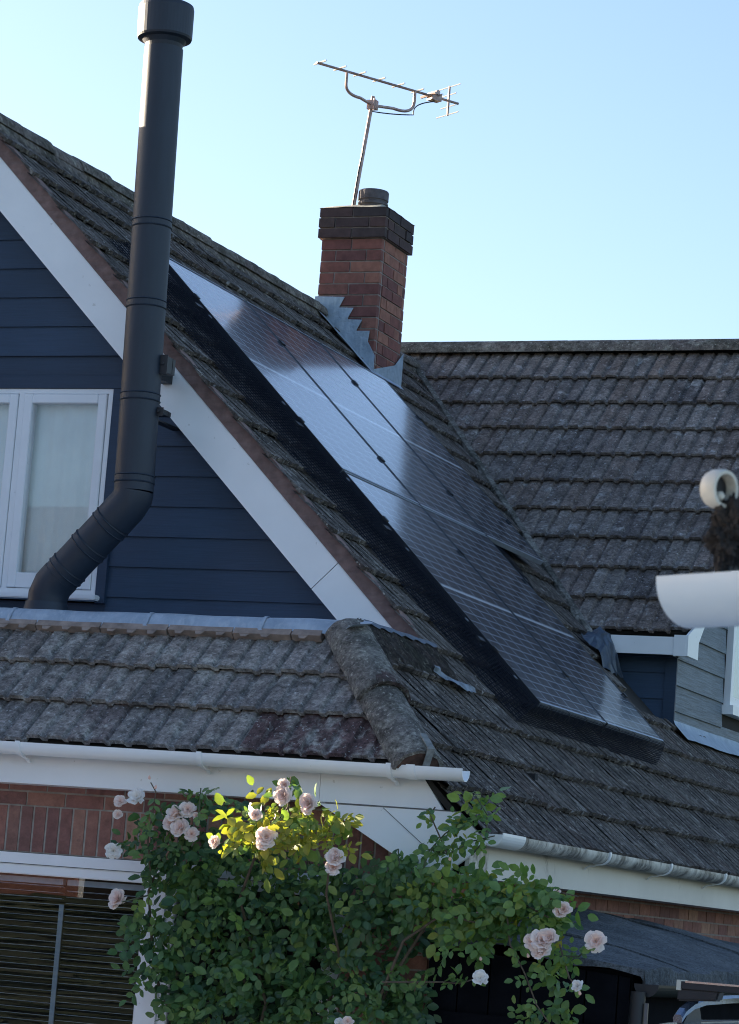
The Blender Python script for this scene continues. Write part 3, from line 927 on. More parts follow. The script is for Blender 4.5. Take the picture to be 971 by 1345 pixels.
# soldier course over the window
x = -9.6
while x < -4.86:
    w_ = min(.0635, -4.852-x)
    if w_ > .01: obox(BR, V((x, YF+.046-.0, 1.858)), V((w_,0,0)), V((0,0,.232)), V((0,-.05-random.uniform(0,.003),0)), random.random())
    x += .0765
obj('front_brickwork', BR, M['brick'], H)
bm = newbm()
box(bm, (-9.6, YF, 0), (-8.955, YF+.2, 1.855)); box(bm, (-5.30, YF, 0), (-4.852, YF+.2, 1.855)); box(bm, (-9.6, YF, 1.853), (-4.852, YF+.2, 2.2)); box(bm, (-8.957, YF, 0), (-5.298, YF+.2, .75))
obj('front_mortar', bm, M['mortar'], H)
bm = newbm()
bricks(bm, (-4.85, YF+.006, 0), (0,1,0), (1,0,0), 12.5, 1.90)
obj('side_brickwork', bm, M['brick'], H)
bm = newbm(); box(bm, (-5.05, YF+.2, 0), (-4.85, 25.6, 1.93)); obj('side_mortar', bm, M['mortar_dark'], H)
# rest of the shell: left flank and rear, closed so that no light leaks through
bm = newbm()
box(bm, (-13.3, YG+.16, 0), (-13.1, 27, 2.1)); box(bm, (-13.3, YG+.02, 0), (-9.62, YG+.16, 3.1)); box(bm, (-9.62, YF+.21, 0), (-9.5, YG+.1, 3.1)); box(bm, (-13.3, 26.9, 0), (-4.85, 27.0, 2.1))
obj('rear_wall', bm, M['brick'], H)
bm = newbm(); box(bm, (-9.55, YF+1.6, .3), (-4.9, YF+1.65, 2.5)); box(bm, (-10.6, YG+1.3, 3.0), (-7.3, YG+1.35, 4.85)); box(bm, (-9.6, YF+.25, 2.25), (-4.95, YG+1., 2.3))
obj('room_wall', bm, M['dark_room'], H)

# --- lower window with blinds
bm = newbm()
wz0, wz1 = .78, 1.850
ring_frame(bm, -8.95, -5.30, wz0, wz1, YF-.012, YF+.06, .055)
box(bm, (-6.365, YF-.012, wz0+.05), (-6.285, YF+.06, wz1-.055))
box(bm, (-7.72, YF-.012, wz0+.05), (-7.64, YF+.06, wz1-.055))
lw = obj('lower_window', bm, M['upvc_frame'], H)
for (a, b) in ((-7.64, -6.365), (-6.285, -5.36), (-8.89, -7.72)):
    bm = newbm(); ring_frame(bm, a, b, wz0+.055, wz1-.058, YF+.004, YF+.052, .052)
    bmesh.ops.bevel(bm, geom=bm.edges[:], offset=.006, segments=1, affect='EDGES')
    obj('sash', bm, M['upvc_frame'], lw)
    bm = newbm(); quad(bm, [(a+.05, YF+.026, wz0+.1), (b-.05, YF+.026, wz0+.1), (b-.05, YF+.026, wz1-.106), (a+.05, YF+.026, wz1-.106)])
    obj('pane', bm, M['glass'], lw)
for (a, b, o) in ((-7.62, -6.925, .0), (-6.90, -6.38, .011), (-8.87, -7.74, .004)):
    bm = newbm(); z = 1.69+o; i = 0
    while z > wz0+.1:
        c = V((a, YF+.105, z)); tilt = math.radians(-5+random.uniform(-3, 3))
        d = V((0, math.cos(tilt)*.026, math.sin(tilt)*.026))
        obox(bm, c-d/2, V((b-a, 0, random.uniform(-.002, .002))), d, V((0,0,.0018)))
        z -= .0315
    box(bm, (a, YF+.09, 1.70), (b, YF+.125, 1.73))
    obj('blind', bm, M['slat'], H)
bm = newbm(); box(bm, (-6.926, YF+.072, wz0+.08), (-6.899, YF+.078, 1.60)); obj('blind_tape', bm, M['cord'], H)

# --- chimney
cx0, cx1, cy0, cy1 = -8.838, -8.312, 20.2, 20.77
CH = None
bm = newbm(); ch_h = .0915; zb = 5.60; k = 0
def course(bm, x0, x1, y0, y1, z, hgt, odd, jit=.004):
    j = .012; bl = (x1-x0-j)/2
    def run(a, b, fn):
        ln = b-a; nb = max(1, round(ln/.26)); L_ = ln/nb
        cuts = [a] + [a+L_*(i+(.5 if odd else 0)) for i in range(1 if not odd else 0, nb)] + [b]
        for i in range(len(cuts)-1):
            if cuts[i+1]-cuts[i] > .03: fn(cuts[i]+j/2, cuts[i+1]-j/2)
    d = .05
    def put(x_, y_, X_, Y_): 
        q = random.uniform(-jit, jit)
        obox(bm, (x_, y_, z+j/2), (X_-x_, 0, 0), (0, Y_-y_, 0), (0, 0, hgt-j), random.random())
    run(x0, x1, lambda a, b: put(a, y0+random.uniform(-jit, jit), b, y0+d)); run(x0, x1, lambda a, b: put(a, y1-d, b, y1+random.uniform(-jit, jit)))
    run(y0+d+j, y1-d-j, lambda a, b: put(x1-d, a, x1+random.uniform(-jit, jit), b)); run(y0+d+j, y1-d-j, lambda a, b: put(x0+random.uniform(-jit, jit), a, x0+d, b))
while zb < 6.93:
    course(bm, cx0, cx1, cy0, cy1, zb, ch_h, k % 2); zb += ch_h; k += 1
zc0 = zb
CH = obj('chimney', bm, M['brick_chimney'], H)
bm = newbm()
for i in range(3):
    o = .028; course(bm, cx0-o, cx1+o, cy0-o, cy1+o, zb, ch_h*.93, i % 2, .005); zb += ch_h*.93
obj('chimney_head', bm, M['brick_soot'], CH)
bm = newbm(); box(bm, (cx0+.008, cy0+.008, 5.5), (cx1-.008, cy1-.008, zc0)); box(bm, (cx0-.014, cy0-.014, zc0+.004), (cx1+.014, cy1+.014, zb-.006)); obj('chimney_mortar', bm, M['mortar_dark'], CH)
bm = newbm()
nx_ = 8; gg = {}
for i in range(nx_+1):
    for j in range(nx_+1):
        a, b = i/nx_, j/nx_
        edge = min(a, 1-a, b, 1-b)*2
        gg[i, j] = bm.verts.new((cx0-.03+a*(cx1-cx0+.06), cy0-.03+b*(cy1-cy0+.06), zb-.004+.065*math.sqrt(edge)+random.uniform(-.004, .004)))
for i in range(nx_):
    for j in range(nx_): bm.faces.new((gg[i,j], gg[i+1,j], gg[i+1,j+1], gg[i,j+1]))
obj('flaunching', bm, M['cement'], CH, smooth=True)
bm = newbm(); lathe(bm, (-8.545, 20.5, zb+.03), [(.105,0),(.108,.05),(.115,.058),(.122,.062),(.122,.078),(.112,.084),(.115,.096),(.123,.10),(.123,.168),(.118,.178),(.1,.178),(.095,.17),(.09,.06)], 28)
obj('chimney_pot', bm, mat_plain('sooty grey pot', (.10,.09,.095), .85, nscale=12, var=.4, bstr=.5), CH, smooth=False)
# stepped lead flashing on the front face
bm = newbm()
def Mz(x): return MC-x
steps = [(-8.600, 6.500), (-8.517, 6.410), (-8.434, 6.312), (-8.360, 6.222)]
xa = cx0-.012
for i, (xb, zt_) in enumerate(steps):
    yy = cy0-.010-.0025*i
    last = i == len(steps)-1
    xr_ = cx1+.014 if last else xb+.02
    p = [(xa, yy, Mz(xa)-.02), (xr_, yy, Mz(xr_)-.02)]
    p += [(xr_, yy, zt_-.20), (xb-.005, yy, zt_-.088)] if last else [(xb-.036, yy, zt_-.086)]
    p += [(xb+.006, yy-.002, zt_-.004), (xa, yy, zt_+random.uniform(-.003,.004))]
    prism(bm, p, (0,.002,0))
    xa = xb-.05
# apron lying on the tiles in front and the turned-up back corner
for i in range(10):
    xa = cx0-.02+.60*i/10; xb = cx0-.02+.60*(i+1)/10
    quad(bm, [V((xa, cy0-.01, Mz(xa)+.045)), V((xb, cy0-.01, Mz(xb)+.045)), V((xb+.02, cy0-.20-.012*math.sin(i*2), Mz(xb)-.0+.045)), V((xa+.02, cy0-.20-.012*math.sin(i*2-2), Mz(xa)+.045))])
prism(bm, [(cx1+.012, cy0-.01, Mz(cx1)-.05), (cx1+.012, cy1+.02, Mz(cx1)-.05), (cx1+.012, cy1+.02, Mz(cx1)+.30), (cx1+.012, cy0+.42, Mz(cx1)+.17), (cx1+.012, cy0-.01, Mz(cx1)+.05)], (.004,0,0))
quad(bm, [V((cx1, cy0-.03, Mz(cx1)+.05)), V((cx1, cy1, Mz(cx1)+.05)), V((cx1+.05, cy1, Mz(cx1+.05)+.05)), V((cx1+.05, cy0-.03, Mz(cx1+.05)+.05))])
obj('lead_flashing', bm, M['lead'], CH)

# --- the rear wing
YW, XG = 19.94, -5.64      # wing front wall, wing gable wall
ZW = 6.60; YWR = ZW-WC     # wing ridge
UW = V((1,0,0)); DW = V((0,-1,-1)).normalized(); NW = V((0,-1,1)).normalized()
sW = (ZW-3.885)*R2; gW = .372
OW = V((0, YWR, ZW)) - NW*.028
bm = newbm()
nW = 10; st = sW-nW*gW
xWv = -5.515               # verge of the wing
tiles(bm, OW, UW, DW, NW, -9.89, xWv, nW, gW, start=st, lift=.036, th=.024, tw=.249, hs=1.15)
clip(bm, (xWv+.012, 0, 0), (1, 0, 0))
clip(bm, (0, YWR+.3, 0), (0, 1, 0))
clip(bm, (MC, 0, 0), V((-1, 0, -1)).normalized())
obj('wing_roof', bm, M['tile_wing'], H)
# top cut course under the ridge
bm = newbm()
tiles(bm, OW, UW, DW, NW, -9.89, xWv-.23, 1, st+.004, start=-.0, lift=.012, th=.03, tw=.249)
clip(bm, (MC, 0, 0), V((-1, 0, -1)).normalized())
bm.free()
bm = newbm()
prism(bm, [(-9.0, ZW-WC+.05, ZW), (xWv-.02, ZW-WC+.05, ZW), (xWv-.02, 3.88-WC+.05, 3.88), (-6.33, 3.88-WC+.05, 3.88)], NW*-.03)
prism(bm, [(-13, YWR+.03, ZW), (xWv, YWR+.03, ZW), (xWv, YWR+2.8, ZW-2.77), (-13, YWR+2.8, ZW-2.77)], V((0,1,1)).normalized()*-.03)
obj('wing_deck', bm, M['deck'], H)
bm = newbm()
half_tile_run(bm, (-9.1, YWR, ZW-.075), (xWv, YWR, ZW-.055), .125, 9, (0,0,1), .95, jit=.12)
obj('wing_ridge', bm, M['tile_ridge'], H)
# valley: cement and broken tile edge
bm = newbm()
prev = None
for i in range(91):
    z = 3.80+(6.45-3.80)*i/90; x = MC-z; y = z-WC; 
    p = V((x, y, z)); jt = random.uniform(-.012, .012)
    big = max(0, math.sin(i*.21)*math.sin(i*.083+1))*.8
    cur = [bm.verts.new(p + V((.03+.03*big+jt, -.075-.06*big, -.03)) ), bm.verts.new(p+V((.02, -.05, .03+.015*big+jt*.4))), bm.verts.new(p+V((.06, -.02, .03)))]
    if prev:
        for k in range(2): bm.faces.new((prev[k], prev[k+1], cur[k+1], cur[k]))
    prev = cur
obj('valley_mortar', bm, M['mortar_valley'], H)
bm = newbm()
prev = None
for i in range(61):
    z = 3.70+(6.3-3.70)*i/60; x = MC-z; y = z-WC
    cur = [bm.verts.new(V((x-.17, y-.30, z+.17-.0))+N*.035), bm.verts.new(V((x, y, z))+N*.01)]
    if prev: bm.faces.new((prev[0], prev[1], cur[1], cur[0]))
    prev = cur
bm.free()
# crumpled dark lead at the foot of the valley
bm = newbm()
gg = {}
for i in range(13):
    for j in range(9):
        a, b = i/12, j/8
        y = 19.28+.44*a; x = -6.16+.20*b
        z = MC-x + .08+.15*math.sin(a*math.pi*.9)*math.sin(b*math.pi)+random.uniform(-.018, .018)
        if b > .8: z -= .06
        gg[i, j] = bm.verts.new((x+random.uniform(-.012, .012), y+random.uniform(-.012, .012), z))
for i in range(12):
    for j in range(8): bm.faces.new((gg[i,j], gg[i,j+1], gg[i+1,j+1], gg[i+1,j]))
obj('valley_lead', bm, M['lead_dark'], H, smooth=False)
# front wall of the wing and trims
bm = newbm()
z = 3.02
while z < 3.80:
    za, zb_ = z, min(z+.1915, 3.80)
    quad(bm, [(-6.6, YW-.014, za), (XG-.07, YW-.014, za), (XG-.07, YW-.002, zb_), (-6.6, YW-.002, zb_)], random.random())
    quad(bm, [(-6.6, YW+.01, za), (XG-.07, YW+.01, za), (XG-.07, YW-.014, za), (-6.6, YW-.014, za)], .2)
    z += .19
box(bm, (-6.6, YW+.004, 2.9), (XG-.003, YW+.1, 3.82))
obj('wing_front_wall', bm, M['navy'], H)
bm = newbm(); box(bm, (XG-.068, YW-.022, 2.95), (XG+.020, YW+.003, 3.70)); obj('corner_trim', bm, M['navy_trim'], H)
# grey gable boards facing +X
bm = newbm()
z = 3.507-.1905*3; first = True
wy0, wy1, wz0_, wz1_ = 21.36, 23.2, 3.50, 4.55
while z < ZW-.1:
    za, zb_ = z, z+.1905+.012
    y0 = YW+.003; y1 = 2*YWR-YW
    # roofline cut
    y0 = max(y0, za-WC+.15-.0) if za-WC+.12 > y0 else y0; y1 = min(y1, 2*YWR-(za-WC)-.1)
    segs = [(y0, y1)]
    if zb_ > wz0_-.02 and za < wz1_+.02: segs = [(y0, wy0-.06), (wy1+.06, y1)]
    for (a, b) in segs:
        if b-a < .05: continue
        rn = random.random(); tl = (.19 if a == y0 and za-WC+.12 > YW else 0)
        quad(bm, [(XG+.020, a, za), (XG+.020, b, za), (XG+.004, b, zb_), (XG+.004, a+tl, zb_)], rn)
        quad(bm, [(XG-.0, a, za), (XG-.0, b, za), (XG+.020, b, za), (XG+.020, a, za)], rn)
    z += .1905
obj('wing_gable_wall', bm, M['greyboard'], H)
bm = newbm(); prism(bm, [(XG-.1, YW+.12, 2.6), (XG-.1, 2*YWR-YW, 2.6), (XG-.1, 2*YWR-YW, 3.8), (XG-.1, YWR, ZW-.15), (XG-.1, YW+.12, 3.8)], (.098,0,0)); obj('wing_backing', bm, M['deck'], H)
# wing window
bm = newbm()
def ring_x(bm, y0, y1, z0, z1, x0, x1, t):
    box(bm, (x0, y0, z0), (x1, y0+t, z1)); box(bm, (x0, y1-t, z0), (x1, y1, z1)); box(bm, (x0, y0+t, z1-t), (x1, y1-t, z1)); box(bm, (x0, y0+t, z0), (x1, y1-t, z0+t))
ring_x(bm, wy0, wy1, wz0_, wz1_, XG+.003, XG+.055, .07)
box(bm, (XG+.003, 21.82, wz0_+.07), (XG+.055, 21.9, wz1_-.07))
ww = obj('wing_window', bm, M['upvc_frame'], H)
bm = newbm(); box(bm, (XG+.003, wy0-.05, wz0_-.075), (XG+.095, wy1+.05, wz0_-.003)); obj('sill', bm, M['upvc_frame'], ww)
bm = newbm(); quad(bm, [(XG+.03, wy0+.07, wz0_+.07), (XG+.03, 21.82, wz0_+.07), (XG+.03, 21.82, wz1_-.07), (XG+.03, wy0+.07, wz1_-.07)]); obj('pane', bm, M['glass'], ww)
bm = newbm(); quad(bm, [(XG+.007, wy0+.07, wz0_+.07), (XG+.007, 21.9, wz0_+.07), (XG+.007, 21.9, wz1_-.07), (XG+.007, wy0+.07, wz1_-.07)]); obj('white_blind', bm, M['curtain'], ww)
# wing fascia and boxed verge
bm = newbm()
box(bm, (-6.6, 19.735, 3.705), (-5.515, 19.757, 3.835)); 
obj('wing_fascia', bm, M['upvc'], H)
bm = newbm()
prism(bm, [(-5.512, 19.73, 3.70), (-5.512, 20.02, 3.70), (-5.512, 20.02, 4.02), (-5.512, 19.90, 3.93), (-5.512, 19.73, 3.85)], (.018,0,0))
box(bm, (-5.60, 19.728, 3.698), (-5.512, 19.758, 3.85))
# verge board rising with the roof
prism(bm, [(-5.514, 20.022, 3.82), (-5.514, 20.022, 4.04), (-5.514, YWR, ZW-.02), (-5.514, YWR, ZW-.24)], (.018,0,0))
obj('wing_verge_board', bm, M['upvc'], H)
bm = newbm(); box(bm, (-6.6, 19.76, 3.705), (-5.63, YW-.02, 3.716)); obj('wing_soffit', bm, M['navy_trim'], H)
# lead apron at the foot of the grey wall
bm = newbm()
prev = None
for i in range(60):
    y = YW-.03+6.0*i/59; wv = .003*math.sin(i*.5)+random.uniform(-.002, .002)
    x0 = XG+.024
    zf = MC-(XG+.02)
    cur = [bm.verts.new((x0, y, zf+.075+wv*.4)), bm.verts.new((x0+.012, y, zf+.045)), bm.verts.new((x0+.05, y, zf-.05+.055)), bm.verts.new((x0+.115+wv, y, zf-.115+.055+wv))]
    if prev:
        for k in range(3): bm.faces.new((prev[k], prev[k+1], cur[k+1], cur[k]))
    prev = cur
obj('lead_apron', bm, M['lead'], H, smooth=True)

# ------------------------------------------------------------------ SOLAR PANELS
PC = -2.266
def PP(y, z, off=0.): return V((PC-z, y, z)) + N*off
Ys = [15.70, 17.07, 18.40, 19.70]
Zs = [5.735, 4.343, 2.972]
labels = {(0,0): 'upper row solar panel nearest the black flue pipe, mirroring pale sky', (0,1): 'middle solar panel of the upper row, between two other panels',
          (0,2): 'solar panel of the upper row under the brick chimney, beside the roof valley', (1,0): 'dark lower row solar panel between the bird mesh skirt and its neighbour',
          (1,1): 'dark lower row solar panel ending beside the navy wall of the rear wing'}
Mrot = Matrix((V((0,1,0)), -D*-1, N)).transposed()
def make_panel(r, c):
    y0, y1 = Ys[c]+.010, Ys[c+1]-.010; zt, zb = Zs[r]-.006, Zs[r+1]+.006
    wd = y1-y0; ln = (zt-zb)*R2
    root = thing('solar_panel', labels[r, c], 'solar panel', PP(y0, zt), 'solar panels on the roof')
    # local frame: x along the roof, y down the slope, z out of it (mirrored axes kept right-handed below)
    Mx = Matrix((( 0, D.x, N.x), (1, D.y, N.y), (0, D.z, N.z))).to_4x4()
    if Mx.to_3x3().determinant() < 0:
        Mx = Matrix((( 0, D.x, -N.x), (1, D.y, -N.y), (0, D.z, -N.z))).to_4x4(); sg_ = -1
    else: sg_ = 1
    Mx.translation = PP(y0, zt); root.matrix_world = Mx
    ORG[root.name] = V((0,0,0))
    def P(x, y, z): return V((x, y, z*sg_))
    b = newbm(); f = quad(b, [P(.012,.012,-.003), P(wd-.012,.012,-.003), P(wd-.012,ln-.012,-.003), P(.012,ln-.012,-.003)])
    if f.normal.z*sg_ < 0: bmesh.ops.reverse_faces(b, faces=[f])
    bmesh.ops.scale(b, vec=(PW/wd, PL/ln, 1), verts=b.verts[:])
    g = obj('glass', b, M['solar'], root); g.scale = (wd/PW, ln/PL, 1)
    b = newbm(); t = .013
    for (a0, b0, a1, b1) in ((0,0,t,ln),(wd-t,0,wd,ln),(t,0,wd-t,t)):
        obox(b, P(a0,b0,-.035), V((a1-a0,0,0)), V((0,b1-b0,0)), P(0,0,.035))
    obj('frame', b, M['panel_frame'], root)
    b = newbm(); obox(b, P(t,ln-t,-.034), V((wd-2*t,0,0)), V((0,t,0)), P(0,0,.035)); obj('frame_lip', b, M['panel_lip'], root); b = newbm(); obox(b, P(t, 0.0005, -.0005), V((wd-2*t,0,0)), V((0,t*.6,0)), P(0,0,.0014))
    obj('frame_lip', b, M['panel_lip'], root)
    for yy in (.42, ln-.42):
        for xx in (0., wd):
            b = newbm(); obox(b, P(xx-.018, yy-.02, -.003), V((.036,0,0)), V((0,.04,0)), P(0,0,.012))
            obj('clamp', b, M['panel_frame'] if xx == 0. else M['black'], root)
    return root
for (r, c) in ((0,0),(0,1),(0,2),(1,0),(1,1)): make_panel(r, c)
# rails under the panels
RL = thing('panel_mounting_rail', 'black metal rails carrying the solar panels just above the tiles', 'mounting rail', PP(17.5, 4.4, -.1))
for (zr, ya, yb) in ((5.45,15.72,19.6),(4.65,15.72,19.6),(4.06,15.72,18.3),(3.27,15.72,18.3)):
    bm = newbm(); obox(bm, PP(ya, zr, -.085), V((0,yb-ya,0)), D*.04, N*.045); obj('rail', bm, M['black'], RL)
# black bird mesh skirt
BM = thing('bird_mesh', 'black wire bird mesh skirt along the left and bottom edges of the solar panels', 'bird mesh', PP(15.5, 4.0, -.1))
def strip_mesh(name, top, bot, nseg=40, wob=.012):
    b = bmesh.new(); uv = b.loops.layers.uv.new('UVMap'); rows = []; acc = 0
    for i in range(nseg+1):
        t = i/nseg
        p = top[0].lerp(top[1], t); q = bot[0].lerp(bot[1], t)
        w_ = wob*math.sin(i*1.3)*.5+random.uniform(-wob, wob)*.5
        m = p.lerp(q, .5)+N*(.012+w_*.5)
        q = q + N*w_*.3 + V((0, w_, 0))
        rows.append([(p, 0), (m, (m-p).length), (q, (q-p).length)])
    vv = [[b.verts.new(x[0]) for x in r] for r in rows]
    ln = (top[1]-top[0]).length
    for i in range(nseg):
        for k in range(2):
            f = b.faces.new((vv[i][k], vv[i][k+1], vv[i+1][k+1], vv[i+1][k]))
            for lp, (ii, kk) in zip(f.loops, ((i,k),(i,k+1),(i+1,k+1),(i+1,k))):
                lp[uv].uv = (ii/nseg*ln, rows[ii][kk][1])
    return b
tl, bl, br = PP(Ys[0]-.004, Zs[0], -.008), PP(Ys[0]-.004, Zs[2], -.008), PP(Ys[2], Zs[2]-.004, -.008)
def RP(y, z): return MP(y, z, .026)
ctl, cbl, cbr = RP(15.22, Zs[0]-.06), RP(15.30, Zs[2]-.16), RP(18.05, Zs[2]-.205)
obj('mesh_skirt', strip_mesh('s', (tl, bl), (ctl, cbl)), M['birdmesh'], BM)
obj('mesh_skirt', strip_mesh('s', (bl, br), (cbl, cbr), 30), M['birdmesh'], BM)
# notch beside the lower row
nt_, nb_ = PP(Ys[2]+.012, Zs[1]-.01, -.008), PP(Ys[2]+.012, Zs[1]-.62, -.008)
obj('mesh_skirt', strip_mesh('s', (nt_, nb_), (RP(19.25, Zs[1]-.10), RP(18.75, Zs[1]-.60)), 16, .03), M['birdmesh'], BM)
CL = M['alu']
for (z_, off) in ((5.30,.02),(4.75,.03),(4.28,.02),(3.86,.03),(3.45,.02),(3.12,.025)):
    p = PP(Ys[0]-.03, z_, -.012)
    b = newbm(); lathe(b, p, [(.016,0),(.016,.005),(.008,.007)], 12, N); obj('clip', b, mat_plain('dull clip', (.10,.12,.15), .5), BM)
for z_ in (5.38, 4.63, 4.0, 3.35):        # rail ends poking through the mesh
    p = PP(Ys[0]-.10, z_, -.05); b = newbm()
    obox(b, p, V((0,.10,0)), D*.035, N*.04); obox(b, p+D*.035+V((0,-.03,0)), V((0,.05,0)), D*.028, N*.02)
    obj('rail_end', b, M['black'], BM)
for i in range(8):
    y = Ys[0]+.15+2.45*i/7; p = PP(y, Zs[2]-.005, .002); b = newbm()
    tube(b, [p-D*.01, p+D*.02+N*.004, p+D*.035-N*.02, p+D*.045-N*.045], .0022, 6); obj('clip', b, M['black'], BM)

# ------------------------------------------------------------------ FLUE PIPE
FX, FY = -7.36, 14.40
F = thing('flue_pipe', 'tall black flue pipe with a wide cap, bent at the foot beside the gable window', 'flue pipe', (-7.83, FY, 3.15))
pt, pl_ = V((-7.412, FY, 6.615)), V((-7.348, FY, 3.97))
r_ = .1145
ku = V((-7.392, FY, 3.875)); kl = V((-7.828, FY, 3.40)); base = V((-7.845, FY, 3.12))
bm = newbm(); tube(bm, [pl_, pt], r_, 40); obj('upper_pipe', bm, M['flue'], F, smooth=True)
dd = (kl-ku).normalized()
bm = newbm(); tube(bm, [pl_+V((0,0,.0)), V((-7.350, FY, 3.94)), ku+V((.012,0,.015)), ku+dd*.10], r_*1.012, 40); obj('elbow', bm, M['flue'], F, smooth=True)
bm = newbm(); tube(bm, [ku+dd*.09, kl-dd*.06], r_*.985, 40); obj('slanted_pipe', bm, M['flue'], F, smooth=True)
bm = newbm(); tube(bm, [kl-dd*.09, kl-dd*.02, kl+V((-.012,0,-.05)), base], r_*1.012, 40); obj('elbow', bm, M['flue'], F, smooth=True)
bm = newbm(); lathe(bm, (-7.845, FY, 3.14), [(.19,.0),(.185,.02),(.15,.05),(.135,.10),(.122,.17)], 40); obj('storm_collar', bm, M['flue'], F, smooth=True)
def band(c, t, h=.05, k=1.055):
    b = newbm(); t = V(t).normalized()
    lathe(b, V(c)-t*h/2, [(r_*1.0,0),(r_*1.028,.001),(r_*k,.006),(r_*1.012,.010),(r_*1.012,h-.010),(r_*k,h-.006),(r_*1.028,h-.001),(r_*1.0,h)], 40, t)
    obj('locking_band', b, M['flue'], F)
ax = (pt-pl_).normalized()
for z_ in (5.55, 5.07, 4.52, 4.04): band(pl_+ax*((z_-pl_.z)/ax.z), ax)
for k in (.13, .31, .50): band(ku+dd*k, dd)
bm = newbm(); lathe(bm, pt-ax*.0, [(.1,-.02),(.106,.0),(.112,.025),(.13,.05),(.158,.058),(.163,.07),(.165,.24),(.160,.262),(.150,.268),(.06,.27)], 48, ax); obj('cap', bm, M['flue'], F, smooth=False)
for p in F.children[-1].data.polygons: p.use_smooth = True
m_ = F.children[-1].modifiers.new('sharp edges', 'EDGE_SPLIT'); m_.split_angle = math.radians(40)
# brackets
for (zz, wd) in ((4.66, .115), (4.415, .05)):
    bm = newbm()
    box(bm, (-7.275, 14.397, zz), (-7.205, 14.403, zz+wd)); box(bm, (-7.225, 14.403, zz+.01), (-7.205, 14.47, zz+wd-.01))
    box(bm, (-7.42, 14.505, zz+.02), (-7.36, 14.80 if zz > 4.5 else 14.98, zz+wd-.02)); box(bm, (-7.42, 14.463, zz+.012), (-7.205, 14.503, zz+wd-.012))
    lathe(bm, (-7.235, 14.397, zz+wd*.55), [(.011,0),(.011,.006),(.007,.009)], 10, (0,-1,0))
    obj('wall_bracket', bm, M['black'], F)

# ------------------------------------------------------------------ TV AERIAL
AE = thing('tv_aerial', 'weathered rooftop television aerial on a leaning mast beside the chimney pot', 'aerial', (-8.69, 20.42, 7.2))
mt_ = V((-8.605, 20.47, 8.225))
bm = newbm(); tube(bm, [(-8.695, 20.42, 7.15), mt_], .0155, 10); obj('mast', bm, M['aerial'], AE, smooth=True)
A0, A1 = V((-8.8785, 19.906, 8.342)), V((-8.114, 21.116, 8.342))
bd = (A1-A0).normalized(); pe = V((-bd.y, bd.x, 0)); 
bm = newbm(); tube(bm, [A0, A1], .011, 8); obj('boom', bm, M['aerial'], AE, smooth=True)
for k in range(7):
    c = A0+bd*(.035+.195*k)+V((0,0,.010)); b = newbm(); h = .085
    tube(b, [c-pe*h, c+pe*h], .0075, 6); obj('director', b, M['alu'], AE)
mc = A0.lerp(A1, .49)+V((0,0,-.195)); mc = V((mt_.x, mt_.y, 8.15))
a_, b_ = A0+bd*.30, A0+bd*.985
def bez(p0, p1, p2, n=8): return [p0*(1-t)**2+p1*2*t*(1-t)+p2*t*t for t in [i/n for i in range(n+1)]]
pts = [a_] + bez(a_-V((0,0,.10)), a_-V((0,0,.19)), a_.lerp(mc, .55)-V((0,0,.065))+V((0,0,.0))) + [mc] + bez(b_.lerp(mc, .50)-V((0,0,.085)), b_-V((0,0,.21)), b_-V((0,0,.09))) + [b_]
bm = newbm(); tube(bm, pts, .0125, 8); obj('cradle', bm, M['aerial'], AE, smooth=True)
bm = newbm(); box(bm, mc-V((.038,.03,.035)), mc+V((.038,.03,.04))); tube(bm, [mc+V((.025,-.03,.05)), mc+V((.025,-.03,-.05))], .008, 6); obj('clamp', bm, M['aerial'], AE)
bm = newbm(); cc = A0+bd*1.185
obox(bm, cc-bd*.05-pe*.035+V((0,0,-.035)), bd*.10, pe*.07, V((0,0,.06))); tube(bm, [cc-pe*.05+V((0,0,.03)), cc+pe*.09+V((0,0,.03))], .02, 8); tube(bm, [cc-bd*.06-pe*.10+V((0,0,.0)), cc-bd*.06+pe*.10], .012, 6)
obj('dipole', bm, M['aerial'], AE)
bm = newbm(); rc = A1-bd*.10
tube(bm, [rc+V((0,0,.125)), rc-V((0,0,.125))], .010, 6); obj('reflector_bar', bm, M['aerial'], AE)
for k, hh in ((.118,.15),(.05,.10),(-.05,.10),(-.118,.15)):
    b = newbm(); c = rc+V((0,0,k)); tube(b, [c-pe*hh, c+pe*hh], .005, 6); obj('reflector', b, M['alu'], AE)
bm = newbm(); tube(bm, bez(cc-V((0,0,.04)), b_-V((0,0,.10)), b_-V((0,0,.17))) + bez(b_-V((0,0,.2)), b_.lerp(mc, .5)-V((0,0,.14)), mc-V((0,0,.05))) + [V((-8.66,20.42,7.6)), V((-8.685,20.4,7.25))], .005, 6); obj('cable', bm, M['black'], AE)

